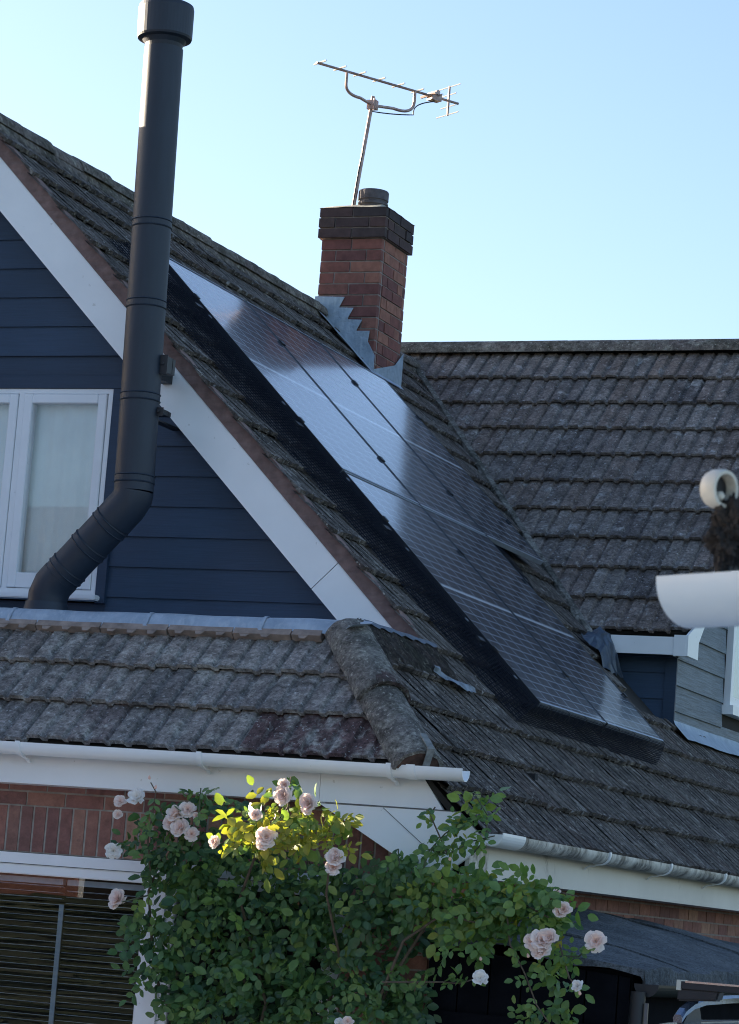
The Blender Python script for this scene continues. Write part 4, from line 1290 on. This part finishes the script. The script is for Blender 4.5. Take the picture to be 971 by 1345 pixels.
# ------------------------------------------------------------------ CLIMBING ROSE
BLOBS = [
  (-6.102,12.8,1.909,0.281,0.13,0.195,520,0),
  (-6.231,12.82,1.405,0.150,0.1,0.231,300,0),
  (-5.690,12.85,1.688,0.503,0.16,0.297,1500,0),
  (-5.672,12.85,1.263,0.500,0.16,0.257,1400,0),
  (-5.122,12.85,1.654,0.372,0.16,0.274,1000,0),
  (-4.992,12.85,1.282,0.291,0.15,0.180,560,0),
  (-4.515,12.72,1.755,0.346,0.16,0.149,950,1),
  (-4.187,12.7,1.752,0.156,0.14,0.169,330,1),
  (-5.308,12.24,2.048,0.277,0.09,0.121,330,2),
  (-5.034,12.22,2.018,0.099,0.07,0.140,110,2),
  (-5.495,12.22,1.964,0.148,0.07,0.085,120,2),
  (-4.055,12.7,1.481,0.096,0.1,0.160,70,1),
  (-4.087,12.7,1.244,0.169,0.1,0.049,90,1),
  (-4.551,12.66,2.100,0.129,0.06,0.093,60,1),
  (-4.500,12.66,2.229,0.076,0.05,0.093,30,1),
  (-5.426,12.62,2.258,0.056,0.04,0.051,12,1),
  (-4.844,12.75,1.870,0.231,0.12,0.079,220,0),
  (-4.525,12.68,1.568,0.151,0.1,0.106,110,1),
  (-5.977,12.72,2.167,0.099,0.05,0.060,40,0),
  (-5.808,12.7,2.138,0.163,0.05,0.059,60,0),
]
FLOWERS = [
  (-6.300,12.68,2.158,0.046,'w'),(-6.390,12.68,2.130,0.034,'p'),(-6.396,12.68,2.065,0.025,'p'),(-6.403,12.68,1.884,0.042,'w'),(-6.344,12.66,1.647,0.058,'p'),
  (-6.056,12.64,2.083,0.049,'p'),(-5.996,12.64,2.109,0.041,'p'),(-6.084,12.64,2.036,0.041,'p'),(-6.015,12.62,2.017,0.049,'p'),(-5.955,12.62,1.991,0.037,'p'),(-5.948,12.64,2.082,0.021,'p'),
  (-5.273,12.14,2.186,0.046,'p'),(-5.274,12.14,2.235,0.031,'p'),(-5.139,12.13,2.154,0.053,'p'),(-5.408,12.14,2.086,0.031,'p'),(-5.336,12.12,1.987,0.050,'p'),(-5.349,12.12,1.958,0.038,'p'),
  (-4.981,12.12,1.911,0.045,'p'),(-4.988,12.12,1.868,0.038,'p'),(-4.983,12.12,1.938,0.026,'p'),(-5.603,12.14,1.950,0.031,'p'),
  (-4.085,12.5,1.611,0.055,'p'),(-4.049,12.5,1.627,0.047,'p'),(-4.081,12.5,1.563,0.047,'p'),(-4.129,12.5,1.604,0.040,'p'),(-4.005,12.55,1.760,0.040,'p'),(-4.026,12.55,1.745,0.029,'p'),
  (-3.842,12.55,1.627,0.051,'p'),(-4.388,12.55,1.418,0.037,'w'),(-3.915,12.55,1.421,0.029,'w'),(-4.060,12.6,1.838,0.018,'p'),(-5.051,12.6,1.163,0.027,'p'),(-5.092,12.6,1.149,0.027,'w'),
]
SPRIGS = [
  [(-4.62,12.62,1.98),(-4.722,12.62,2.160),(-4.698,12.62,2.197)],
  [(-4.737,12.62,1.871),(-4.719,12.62,1.980),(-4.638,12.62,2.075),(-4.584,12.62,2.114)],
  [(-4.728,12.62,1.997),(-4.612,12.62,1.980),(-4.502,12.62,2.047),(-4.391,12.62,2.079)],
  [(-4.90,12.62,1.36),(-4.603,12.62,1.384),(-4.508,12.62,1.384),(-4.413,12.58,1.417)],
  [(-4.30,12.62,1.70),(-4.279,12.62,1.585),(-4.194,12.62,1.451),(-4.129,12.62,1.317),(-4.060,12.62,1.236)],
  [(-4.12,12.62,1.58),(-4.035,12.62,1.551),(-3.943,12.62,1.551),(-3.863,12.58,1.616)],
  [(-6.20,12.7,1.80),(-6.20,12.64,1.95),(-6.178,12.62,2.074),(-6.169,12.62,2.187),(-6.202,12.62,2.231)],
  [(-5.926,12.62,2.05),(-5.926,12.62,2.126),(-5.927,12.62,2.219)],
  [(-5.27,12.25,2.05),(-5.275,12.2,2.137),(-5.272,12.2,2.279)],
  [(-4.038,12.62,1.603),(-3.980,12.62,1.451),(-3.938,12.58,1.427)],
  [(-6.140,12.62,1.686),(-6.302,12.62,1.637)],
  [(-4.856,12.62,1.900),(-4.870,12.62,1.989)],
  [(-4.178,12.62,1.733),(-4.055,12.62,1.840),(-3.962,12.62,1.825)],
  [(-4.50,12.62,1.98),(-4.428,12.62,2.070),(-4.436,12.62,2.176),(-4.500,12.62,2.262)],
]
RS = thing('climbing_rose', 'climbing rose with pale pink and white blooms growing over the brick corner and window', 'climbing rose', (-5.3, 12.98, 0))

lv, lf, lr = [], [], []
def leaf(p, dirv, nrm, ln, rnd):
    d = dirv.normalized(); s = d.cross(nrm)
    if s.length < 1e-3: s = V((1,0,0))
    s.normalize(); n = s.cross(d).normalized(); w_ = ln*random.uniform(.27, .36); cu = random.uniform(.03, .16)*ln; fold = random.uniform(.02, .12)*ln
    i = len(lv)
    lv.extend([p, p+d*ln*.22+s*w_*.72+n*fold*.7, p+d*ln*.55+s*w_+n*fold-n*cu*.4, p+d*ln*.85+s*w_*.55-n*cu+n*fold*.5, p+d*ln-n*cu*1.5,
               p+d*ln*.85-s*w_*.55-n*cu+n*fold*.5, p+d*ln*.55-s*w_+n*fold-n*cu*.4, p+d*ln*.22-s*w_*.72+n*fold*.7, p+d*ln*.5-n*cu*.4])
    for q in ((0,1,2,8),(8,2,3,4),(0,8,6,7),(8,4,5,6)): lf.append(tuple(i+k for k in q)); lr.append(rnd)
def spray(p, out, rnd0, n=5, ln=.05):
    """compound leaf: leaflets on a short stalk"""
    d = (V((random.gauss(0,1), random.gauss(-.45,.6), random.gauss(-.15,.8)))).normalized()
    nrm = (out + V((random.gauss(0,.55), random.gauss(0,.55), random.gauss(.35,.5)))).normalized()
    s = d.cross(nrm).normalized()
    for k in range(n):
        r = min(1, max(0, rnd0+random.gauss(0, .07)))
        l = ln*random.uniform(.75, 1.15)
        if k == n-1: leaf(p+d*ln*.9*(n//2), d, nrm, l*1.1, r)
        else:
            t = ln*.75*(k//2+.3); sd_ = 1 if k % 2 else -1
            leaf(p+d*t, d*.5+s*sd_*.9+V((0,0,-.25)), nrm+V((random.gauss(0,.2), random.gauss(0,.2), 0)), l, r)
out = V((0,-1,.2))
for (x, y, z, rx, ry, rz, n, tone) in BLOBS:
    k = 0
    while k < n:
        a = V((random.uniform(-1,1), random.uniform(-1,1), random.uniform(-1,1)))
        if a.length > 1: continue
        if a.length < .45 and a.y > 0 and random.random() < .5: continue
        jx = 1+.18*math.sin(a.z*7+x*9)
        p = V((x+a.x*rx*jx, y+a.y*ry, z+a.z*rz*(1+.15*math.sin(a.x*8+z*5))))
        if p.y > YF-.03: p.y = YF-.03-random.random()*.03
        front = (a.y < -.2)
        base_ = {0: .28, 1: .52, 2: .90}[tone] + random.gauss(0, .17) + (.08 if a.z > .4 else 0) + (.05 if front else 0)  # highest tone paints extra sunlit yellow into the leaf colour
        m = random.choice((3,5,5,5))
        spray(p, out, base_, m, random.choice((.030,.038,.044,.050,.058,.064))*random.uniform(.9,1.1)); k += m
for sp in SPRIGS:
    pts = [V(p) for p in sp]
    for i in range(len(pts)-1):
        for t in (0.15, .45, .75):
            p = pts[i].lerp(pts[i+1], t)
            if random.random() < .75: spray(p, out, .5+random.gauss(0,.15), random.choice((3,3,5)), random.uniform(.034, .048))
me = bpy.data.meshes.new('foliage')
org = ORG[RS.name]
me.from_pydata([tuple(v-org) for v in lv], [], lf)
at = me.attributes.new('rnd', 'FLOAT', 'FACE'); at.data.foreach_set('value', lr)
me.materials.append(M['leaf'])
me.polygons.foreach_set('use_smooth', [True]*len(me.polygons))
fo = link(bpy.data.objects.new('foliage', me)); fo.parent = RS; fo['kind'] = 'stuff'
for sp in SPRIGS:
    b = newbm(); n = len(sp); tube(b, sp, [.0045-.002*i/n for i in range(n)], 6); obj('shoot', b, M['stem'] if random.random() < .5 else M['woody'], RS, smooth=True)
canes = [[(-5.7,12.98,0),(-5.72,12.93,.7),(-5.60,12.88,1.2),(-5.75,12.80,1.7),(-5.6,12.60,1.9),(-5.45,12.35,1.98),(-5.28,12.22,2.14)],
         [(-5.2,12.98,0),(-5.15,12.92,.8),(-4.95,12.84,1.35),(-4.7,12.74,1.72),(-4.35,12.68,1.82),(-4.1,12.62,1.72)],
         [(-5.8,12.98,0),(-5.95,12.93,.8),(-6.2,12.84,1.3),(-6.25,12.80,1.7),(-6.12,12.74,2.0)],
         [(-5.1,12.98,0),(-4.93,12.88,.9),(-4.98,12.78,1.25),(-4.83,12.68,1.56),(-4.62,12.62,1.70),(-4.4,12.62,1.66)],
         [(-5.5,12.98,0),(-5.4,12.9,.9),(-5.2,12.85,1.4),(-5.22,12.62,1.75),(-5.08,12.3,1.97)]]
for cpts in canes:
    b = newbm(); n = len(cpts); tube(b, cpts, [.012-.008*i/(n-1) for i in range(n)], 7); obj('cane', b, M['woody'], RS, smooth=True)

# blooms: three petal meshes, copied
def rose_mesh(mat, seed, open_=1.):
    rg = random.Random(seed); b = newbm(); L = b.faces.layers.float['rnd']
    lay = [(5, .30, .20, 75), (6, .55, .34, 58), (7, .78, .45, 38), (8, 1.0, .50, 16), (7, 1.05, .45, 2)]
    for li, (n, rad, ln, tilt) in enumerate(lay):
        for k in range(n):
            a = 2*math.pi*(k+rg.uniform(-.25,.25))/n + li*.5
            ti = math.radians(tilt*open_+rg.uniform(-10, 10))
            od = V((math.cos(a), math.sin(a), 0)); sd_ = V((-math.sin(a), math.cos(a), 0))
            d = od*math.cos(ti)+V((0,0,1))*math.sin(ti); nn = sd_.cross(d)
            L_ = rad*(1.0+rg.uniform(-.12,.12)); wd = ln*(1.0+rg.uniform(-.15,.15))
            base = V((0,0,.10-.03*li))+od*.05
            vs = []
            for i in range(4):
                t = i/3
                for j in (-1, -.4, .4, 1):
                    wv = wd*math.sin(.35+t*1.9)*j*.85
                    curl = .22*t*t*(1 if j in (-.4,.4) else .55)*(1 if li > 1 else -.6)
                    p = base + d*(L_*(t - (.10*abs(j) if i == 3 else 0))) + sd_*wv + nn*(-curl*L_*.9 + .16*abs(j)*wd) + V((rg.uniform(-.02,.02), rg.uniform(-.02,.02), rg.uniform(-.02,.02)))
                    vs.append(b.verts.new(p))
            for i in range(3):
                for j in range(3):
                    f = b.faces.new((vs[i*4+j], vs[i*4+j+1], vs[(i+1)*4+j+1], vs[(i+1)*4+j])); f[L] = min(1, .12+.2*li+.2*i/3); f.smooth = True
    me = bpy.data.meshes.new('bloom'); b.to_mesh(me); b.free(); me.materials.append(mat)
    return me
RM = {'p': [rose_mesh(M['petal_pink'], s, o) for s, o in ((1,1.),(2,.85),(3,1.1))], 'w': [rose_mesh(M['petal_white'], s, o) for s, o in ((4,.7),(5,.9))]}
for i, (x, y, z, r, k) in enumerate(FLOWERS):
    o = link(bpy.data.objects.new('bloom', RM[k][i % len(RM[k])])); o.parent = RS
    o.location = V((x, y, z))-org
    nd = V((random.uniform(-.5,.6), -1, random.uniform(-.1,.8)))
    o.rotation_euler = nd.to_track_quat('Z', 'Y').to_euler(); s = r*1.0; o.scale = (s, s, s)
    if k == 'w': o['label'] = 'white open bloom'
bud = newbm(); lathe(bud, (0,0,0), [(.3,0),(.55,.3),(.6,.7),(.4,1.3),(.1,1.7)], 10)
bme = bpy.data.meshes.new('bud'); bud.to_mesh(bme); bud.free(); bme.materials.append(M['petal_pink'])
for (x, y, z) in ((-6.20,12.6,2.245),(-6.165,12.6,2.20),(-5.83,12.6,2.16),(-5.80,12.6,2.14),(-5.66,12.52,2.06),(-4.39,12.55,1.50),(-4.60,12.6,1.95),(-4.16,12.55,1.53),(-3.90,12.55,1.38)):
    o = link(bpy.data.objects.new('bud', bme)); o.parent = RS; o.location = V((x,y,z))-org; o.scale = (.012,)*3; o.rotation_euler = (random.uniform(-.6,.6), random.uniform(-.6,.6), 0)

# ------------------------------------------------------------------ FELT ROOFED STORE
SH = thing('lean_to_store', 'low black boarded lean-to store with sagging grey felt roof against the brick side wall', 'shed', (-4.3, 14.5, 0))
def wall_z(y):
    pts = [(12.9,1.595),(13.4,1.64),(14.2,1.73),(15.2,1.80),(16.25,1.78),(17.9,1.683),(19.2,1.644),(23,1.60)]
    for (a, za), (b, zb) in zip(pts, pts[1:]):
        if y <= b: return za+(zb-za)*(y-a)/(b-a)
    return 1.6
bm = newbm(); gg = {}; NX, NY = 14, 110
for j in range(NY+1):
    y = 12.98+8.0*(j/NY)**1.2
    for i in range(NX+1):
        t = i/NX; x = -4.843+(1.10)*t
        ze = 1.515
        z = wall_z(y)*(1-t)+ze*t + .03*math.sin(t*math.pi) + .010*math.sin(y*5+t*4)+.006*math.sin(y*13-t*9)+random.uniform(-.003,.003)
        gg[i, j] = bm.verts.new((x, y, z))
    # turned down edge
    pl = random.uniform(-.014,.014); gg[NX+1, j] = bm.verts.new((-3.735+pl*.6, y, 1.503+pl*.2)); gg[NX+2, j] = bm.verts.new((-3.732+pl, y, 1.435+random.uniform(-.010,.006)))
for j in range(NY):
    for i in range(NX+2): bm.faces.new((gg[i,j], gg[i+1,j], gg[i+1,j+1], gg[i,j+1]))
for i in range(NX+1):    # front turned-down flap
    p = gg[i,0].co; q = gg[i+1,0].co; h0 = .036+.014*math.sin(i*.9); h1 = .036+.014*math.sin((i+1)*.9)
    quad(bm, [p, q, V((q.x, 12.972, q.z-h1)), V((p.x, 12.972, p.z-h0))])
bmesh.ops.recalc_face_normals(bm, faces=bm.faces[:])
obj('felt_roof', bm, M['felt'], SH)
for (ya, yb) in ((13.78, 13.80), (15.9, 15.93), (18.1, 18.14)):    # lap seams
    bm = newbm(); pr = None
    for i in range(NX+1):
        t = i/NX; x = -4.84+1.10*t; z = wall_z(ya)*(1-t)+1.515*t+.03*math.sin(t*math.pi)+.008*math.sin(ya*5+t*4)+.010
        wv = .02*math.sin(i*.7)
        cur = [bm.verts.new((x, ya+wv, z-.012)), bm.verts.new((x, ya+wv, z)), bm.verts.new((x, ya+wv+.10, z-.001))]
        if pr:
            for k in range(2): bm.faces.new((pr[k], cur[k], cur[k+1], pr[k+1]))
        pr = cur
    obj('felt_lap', bm, M['felt'], SH)
bm = newbm()
x = -4.82
while x < -3.82:
    w_ = min(.158, -3.80-x); prism(bm, [(x, 13.02, 0), (x+w_-.006, 13.02, 0), (x+w_-.006, 13.02, 1.47+(-3.8-x-w_)*.08), (x, 13.02, 1.47+(-3.8-x)*.08)], (0,.02,0)); x += .16
box(bm, (-4.82, 13.005, 1.16), (-3.80, 13.019, 1.24))
box(bm, (-4.82, 13.042, 0), (-3.80, 13.06, 1.5)); box(bm, (-3.84, 13.06, 0), (-3.80, 21, 1.50))
obj('board_wall', bm, M['blackwood'], SH)
bm = newbm(); halfpipe(bm, (-3.715, 12.99, 1.445), (-3.715, 20.9, 1.43), .058, .004, 180, 362)
prism(bm, [(-3.715+math.cos(math.radians(a))*.06, 12.988, 1.447+math.sin(math.radians(a))*.06) for a in range(180, 361, 15)], (0,-.006,0))
obj('gutter', bm, M['black'], SH)
bm = newbm(); tube(bm, [(-3.745, 12.96, 1.41), (-3.75, 12.955, 1.0), (-3.75, 12.955, 0.02)], .036, 16); obj('downpipe', bm, M['black'], SH, smooth=True)
bm = newbm(); box(bm, (-3.705, 12.94, 1.20), (-3.690, 12.955, 1.36)); obj('door_bar', bm, mat_plain('dull steel', (.12,.13,.15), .4, .7), SH)

# ------------------------------------------------------------------ PARKED CAR
ch_ = V((.094, .9956, 0)).normalized(); cr_ = V((ch_.y, -ch_.x, 0))
rail0 = V((-2.690, 9.852, 0))
CO = rail0 + cr_*.58 - ch_*.24      # rear centre line point at roof rear
CAR = thing('parked_car', 'grey parked car with roof rails and a roof bar in the lower right corner', 'car', CO)
def CP(x, y, z): return CO + cr_*x + ch_*y + V((0,0,z))
secs = [(-.72, .42,.78,.70,.30),(-.62,.60,.98,.80,.30)]
prof_side = [(-.78,.45),(-.78,.80),(-.66,.98),(-.30,1.32),(-.06,1.375),(.6,1.405),(1.4,1.395),(1.75,1.34),(2.45,.98),(3.30,.86),(3.52,.70),(3.55,.40),(3.3,.26),(-.6,.26)]
def half_w(y, z):
    wb = .90
    if z > .95: wb = .90-(z-.95)*.52
    if z > 1.36: wb -= (z-1.36)*2.6
    if y > 3.0: wb -= (y-3.0)*.22
    return wb
bm = newbm()
# body as a lofted shell over the side profile
rowsL = []
body = [( -.80,[(.30,.78),(.55,.86),(.80,.86),(.92,.80)]),
        ( -.68,[(.26,.84),(.55,.90),(.90,.90),(1.00,.84)]),
        ( -.40,[(.26,.86),(.55,.91),(.93,.90),(1.24,.74)]),
        ( -.10,[(.26,.86),(.55,.92),(.94,.91),(1.345,.64)]),
        ( .50,[(.26,.86),(.55,.92),(.94,.91),(1.385,.64)]),
        (1.30,[(.26,.86),(.55,.92),(.94,.91),(1.38,.63)]),
        (1.75,[(.26,.86),(.55,.92),(.94,.91),(1.32,.62)]),
        (2.40,[(.26,.86),(.55,.92),(.92,.89),(.98,.74)]),
        (3.10,[(.26,.84),(.55,.89),(.84,.84),(.89,.68)]),
        (3.50,[(.28,.72),(.50,.78),(.68,.74),(.74,.60)])]
grid = []
for (y, sp) in body:
    pts = [(-x, z) for (z, x) in sp] ; top = sp[-1]
    crown = .035
    ring = [(-x, z) for (z, x) in sp] + [(-top[1]*.5, top[0]+crown*.8), (0, top[0]+crown), (top[1]*.5, top[0]+crown*.8)] + [(x, z) for (z, x) in sp[::-1]]
    grid.append([bm.verts.new(CP(x, y, z)) for (x, z) in ring])
for i in range(len(grid)-1):
    for k in range(len(grid[0])-1): bm.faces.new((grid[i][k], grid[i][k+1], grid[i+1][k+1], grid[i+1][k]))
bm.faces.new(grid[0]); bm.faces.new(grid[-1][::-1])
bmesh.ops.recalc_face_normals(bm, faces=bm.faces[:])
car_body = obj('body', bm, M['car_paint'], CAR, smooth=True)
ms = car_body.modifiers.new('sub', 'SUBSURF'); ms.levels = 2; ms.render_levels = 2
for s in (-1, 1):
    bm = newbm()
    q = [(s*.893,-.42,.98),(s*.893,1.95,.98),(s*.70,1.45,1.28),(s*.70,-.12,1.28)]
    prism(bm, [CP(*p) for p in q], cr_*s*.012); obj('side_window', bm, M['car_glass'], CAR)
    for yy in (.05, 2.65):
        bm = newbm(); c = CP(s*.80, yy, .31); lathe(bm, c-cr_*.10, [(.20,0),(.30,.005),(.315,.03),(.315,.17),(.30,.195),(.20,.20)], 28, cr_); wl = obj('wheel', bm, M['rubber'], CAR, smooth=True)
        bm = newbm(); lathe(bm, c+cr_*s*.10, [(.05,0),(.19,.004),(.19,.010)], 20, cr_*s); obj('rim', bm, M['rail_metal'], wl)
    # roof rail: polished arch with dark foot
    x = s*.58
    bm = newbm(); rp = ((.22,1.384),(.26,1.408),(.34,1.432),(.46,1.448),(.75,1.458),(1.2,1.462),(1.6,1.456),(1.74,1.44),(1.84,1.40)); rings = []
    for (y, z) in rp:
        rings.append([bm.verts.new(CP(x+dx, y, z+dz)) for (dx, dz) in ((-.016,-.012),(-.018,.006),(-.010,.016),(.010,.016),(.018,.006),(.016,-.012))])
    for i in range(len(rings)-1):
        for k in range(6): bm.faces.new((rings[i][k], rings[i][(k+1)%6], rings[i+1][(k+1)%6], rings[i+1][k]))
    bm.faces.new(rings[0][::-1]); bm.faces.new(rings[-1]); bmesh.ops.recalc_face_normals(bm, faces=bm.faces[:])
    rl = obj('roof_rail', bm, M['chrome'], CAR)
    bm = newbm(); prism(bm, [CP(x-.012, .235, 1.36), CP(x-.012, .44, 1.36), CP(x-.012, .40, 1.434), CP(x-.012, .30, 1.412)], cr_*.024); obj('rail_foot', bm, M['black'], rl)
    bm = newbm(); prism(bm, [CP(x-.012, 1.60, 1.37), CP(x-.012, 1.82, 1.36), CP(x-.012, 1.76, 1.42), CP(x-.012, 1.64, 1.44)], cr_*.024); obj('rail_foot', bm, M['black'], rl)
    bm = newbm(); prism(bm, [CP(s*.66,-.70,.80), CP(s*.86,-.70,.80), CP(s*.86,-.64,1.0), CP(s*.70,-.64,1.0)], ch_*-.03); obj('rear_lamp', bm, M['redlamp'], CAR)
    bm = newbm(); prism(bm, [CP(s*.40,3.42,.70), CP(s*.72,3.30,.72), CP(s*.76,3.12,.82), CP(s*.48,3.22,.83)], ch_*.06); obj('headlight', bm, M['rail_metal'], CAR)
bm = newbm(); prism(bm, [CP(-.66,-.585,1.03), CP(.66,-.585,1.03), CP(.58,-.27,1.31), CP(-.58,-.27,1.31)], V((0,0,.012))-ch_*.01); obj('rear_window', bm, M['car_glass'], CAR)
bm = newbm(); prism(bm, [CP(-.70,2.33,1.01), CP(.70,2.33,1.01), CP(.56,1.83,1.32), CP(-.56,1.83,1.32)], V((0,0,.012))+ch_*.01); obj('windscreen', bm, M['car_glass'], CAR)
bm = newbm(); yb = .36
obox(bm, CP(-.615, yb-.035, 1.490), cr_*1.23, ch_*.07, V((0,0,.026))); rb = obj('roof_bar', bm, M['black'], CAR)
bm = newbm(); obox(bm, CP(-.60, yb-.037, 1.512), cr_*1.20, ch_*.02, V((0,0,.007))); obj('bar_trim', bm, M['rail_metal'], rb)
bm = newbm(); obox(bm, CP(-.632, yb-.036, 1.484), cr_*.017, ch_*.072, V((0,0,.036))); obj('end_cap', bm, M['cream'], rb); bm = newbm(); obox(bm, CP(.615, yb-.036, 1.484), cr_*.017, ch_*.072, V((0,0,.036))); obj('end_cap', bm, M['cream'], rb)
for s in (-1, 1):
    bm = newbm(); prism(bm, [CP(s*.60-.03 if s < 0 else s*.60-.12, yb-.03, 1.492), CP(s*.60+.13 if s < 0 else s*.60+.03, yb-.03, 1.492), CP(s*.60+.12 if s < 0 else s*.60+.03, yb-.03, 1.455), CP(s*.60-.03 if s < 0 else s*.60-.10, yb-.03, 1.445)], ch_*.06)
    bmesh.ops.bevel(bm, geom=bm.edges[:], offset=.006, segments=2, affect='EDGES')
    obj('bar_clamp', bm, M['black'], rb)

# ------------------------------------------------------------------ NEAR GUTTER, MOSS, FITTING
# gutter axis: right and towards the viewer; only its end is in view
ga = (V((Rm[0][0], Rm[1][0], 0)).normalized()*.62 - V((Rm[0][2], Rm[1][2], 0)).normalized()*.785).normalized()
gs = V((-ga.y, ga.x, 0))
if gs.dot(V((0,1,0))) < 0: gs = -gs          # away from the viewer
g0 = V((-.951, 3.255, 2.083)) + gs*.056
NG = thing('porch_gutter', 'pale rounded end of a white half-round gutter jutting in at the right edge', 'gutter', g0)
bm = newbm(); halfpipe(bm, g0, g0+ga*.75, .056, .003, 180, 360, 28)
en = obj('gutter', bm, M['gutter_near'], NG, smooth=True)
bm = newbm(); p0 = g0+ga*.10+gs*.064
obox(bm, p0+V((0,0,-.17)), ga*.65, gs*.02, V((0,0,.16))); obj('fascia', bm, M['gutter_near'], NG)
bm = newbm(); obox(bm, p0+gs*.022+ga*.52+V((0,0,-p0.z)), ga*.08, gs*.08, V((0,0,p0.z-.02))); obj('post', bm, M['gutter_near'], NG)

# moss clump
def lump(c, r, seed, mat, name, sx=(1,1,1), sub=4, amp=.35):
    from mathutils import noise
    b = bmesh.new(); b.faces.layers.float.new('rnd'); bmesh.ops.create_icosphere(b, subdivisions=sub, radius=1)
    for v in b.verts:
        d = v.co.normalized()
        k = 1+amp*noise.noise(d*2.2+V((seed,0,0)))+amp*.6*noise.noise(d*6+V((0,seed,0)))+amp*.4*noise.noise(d*15+V((0,0,seed)))
        v.co = V((d.x*sx[0], d.y*sx[1], d.z*sx[2]))*k*r + V(c)
    return b
mossc = V((-.868, 3.276, 2.138))
b = lump(mossc, .033, 3.1, M['moss'], 'm', (.85,.85,1.25), 5, .5)
tag(obj('moss_clump', b, M['moss'], loc=mossc), 'ragged dark clump of moss standing in the white gutter end at the right edge', 'moss clump')
b = None
# small round fitting above the moss
fc = V((-.884, 3.2625, 2.1915))
FT = thing('round_fitting', 'small round cream fitting with a hollow face above the moss clump at the right edge', 'fitting', fc)
fa_ = (V((.90, -.43, -.06))).normalized()
bm = newbm(); lathe(bm, fc-fa_*.012, [(.010,0),(.0205,.002),(.0235,.008),(.0238,.022),(.0225,.026),(.0185,.026),(.0175,.020),(.017,.006)], 36, fa_); obj('ring', bm, M['cream'], FT, smooth=True)
bm = newbm(); lathe(bm, fc-fa_*.004, [(.0165,0),(.0165,.004)], 24, fa_); obj('dark_face', bm, M['black'], FT)
bm = newbm(); lathe(bm, fc+V((-.001,0,-.0085))+fa_*.002, [(.0055,0),(.0055,.006),(.003,.009)], 16, fa_); obj('knob', bm, M['cream'], FT, smooth=True)
bm = newbm(); tube(bm, [fc-fa_*.006-V((0,0,.02)), mossc+V((0,0,.02)), mossc-V((0,0,.09))], .004, 8); obj('stalk', bm, M['black'], FT)

# ------------------------------------------------------------------ hedge added out of frame to the left to shade car and drive, mirrored in the window panes
rg = random.Random(5)
hv, hf, hr = [], [], []
for k in range(3600):
    x = rg.uniform(-17.5, -15.6); y = rg.uniform(5.6, 13.7); z = rg.uniform(.1, 6.4)
    face = rg.random()
    if face < .45: x = -15.6+rg.gauss(0,.12)
    elif face < .6: y = 13.7+rg.gauss(0,.08)
    elif face < .8: z = 6.4+rg.gauss(0,.2)
    d = V((rg.gauss(0,1), rg.gauss(0,1), rg.gauss(.4,.6))).normalized(); s = d.cross(V((rg.gauss(0,1), rg.gauss(0,1), rg.gauss(0,1)))).normalized()
    p = V((x, y, z)); i = len(hv); l = rg.uniform(.18,.34); w_ = l*.4
    hv += [p-d*l*.5, p+s*w_, p+d*l, p-s*w_]; hf.append((i,i+1,i+2,i+3)); hr.append(rg.random())
me = bpy.data.meshes.new('hedge'); ho = V((-16.5, 8, 0))
HD = thing('added_hedge', 'unseen tall hedge added left of the drive to shade the drive and car', 'hedge', ho, 'added hedges')
me.from_pydata([tuple(v-ho) for v in hv], [], hf); at = me.attributes.new('rnd', 'FLOAT', 'FACE'); at.data.foreach_set('value', hr); me.materials.append(M['hedge'])
o = link(bpy.data.objects.new('foliage', me)); o.parent = HD; o['kind'] = 'stuff'
bm = newbm(); box(bm, (-17.3, 5.8, 0), (-15.8, 13.6, 6.2)); obj('inner_growth', bm, M['hedge'], HD)

# brick house across the drive (mirrored in the panes)
BH = thing('brick_house', 'red brick house standing across the drive, mirrored in the lower window panes', 'house', (-18, -8, 0))
bm = newbm(); box(bm, (-27, -11, 0), (-9, -6, 5.2), .3); obj('wall', bm, M['brick'], BH)
bm = newbm(); prism(bm, [(-27.3,-5.6,5.15), (-27.3,-11.4,5.15), (-27.3,-8.5,7.6)], (18.6,0,0)); obj('roof', bm, M['tile_main'], BH)
for x in (-24, -20, -16, -12):
    bm = newbm(); box(bm, (x-.7, -6.02, 1.0), (x+.7, -5.97, 2.3)); wnd = obj('window', bm, M['upvc_frame'], BH)
    bm = newbm(); box(bm, (x-.62, -5.968, 1.08), (x+.62, -5.96, 2.22)); obj('pane', bm, M['car_glass'], wnd)

# hedges added to shade hip and porch roof, and to darken the pane reflection
def dup(root, loc, scale, label):
    r = root.copy(); COL.objects.link(r); r.location = loc; r.scale = scale; r['label'] = label
    for ch in list(root.children):
        c = ch.copy(); COL.objects.link(c); c.parent = r
        for g in ch.children:
            d = g.copy(); COL.objects.link(d); d.parent = c
    return r
dup(HD, V((-16.5, 15.95, 0)), (1, .33, 1.12), 'unseen short hedge added beside the house to shade the hip and porch roof')
dup(HD, V((-18.5, -4.6, 0)), (7.5, .12, .235), 'low hedge added before the brick house to darken the lower window reflection')

dup(HD, V((-20.5, 25.6, 0)), (1, .5, 1.52), 'unseen tallest hedge added beyond the house to shade the wing roof')  # added out of frame to keep sun streaks off the wing roof
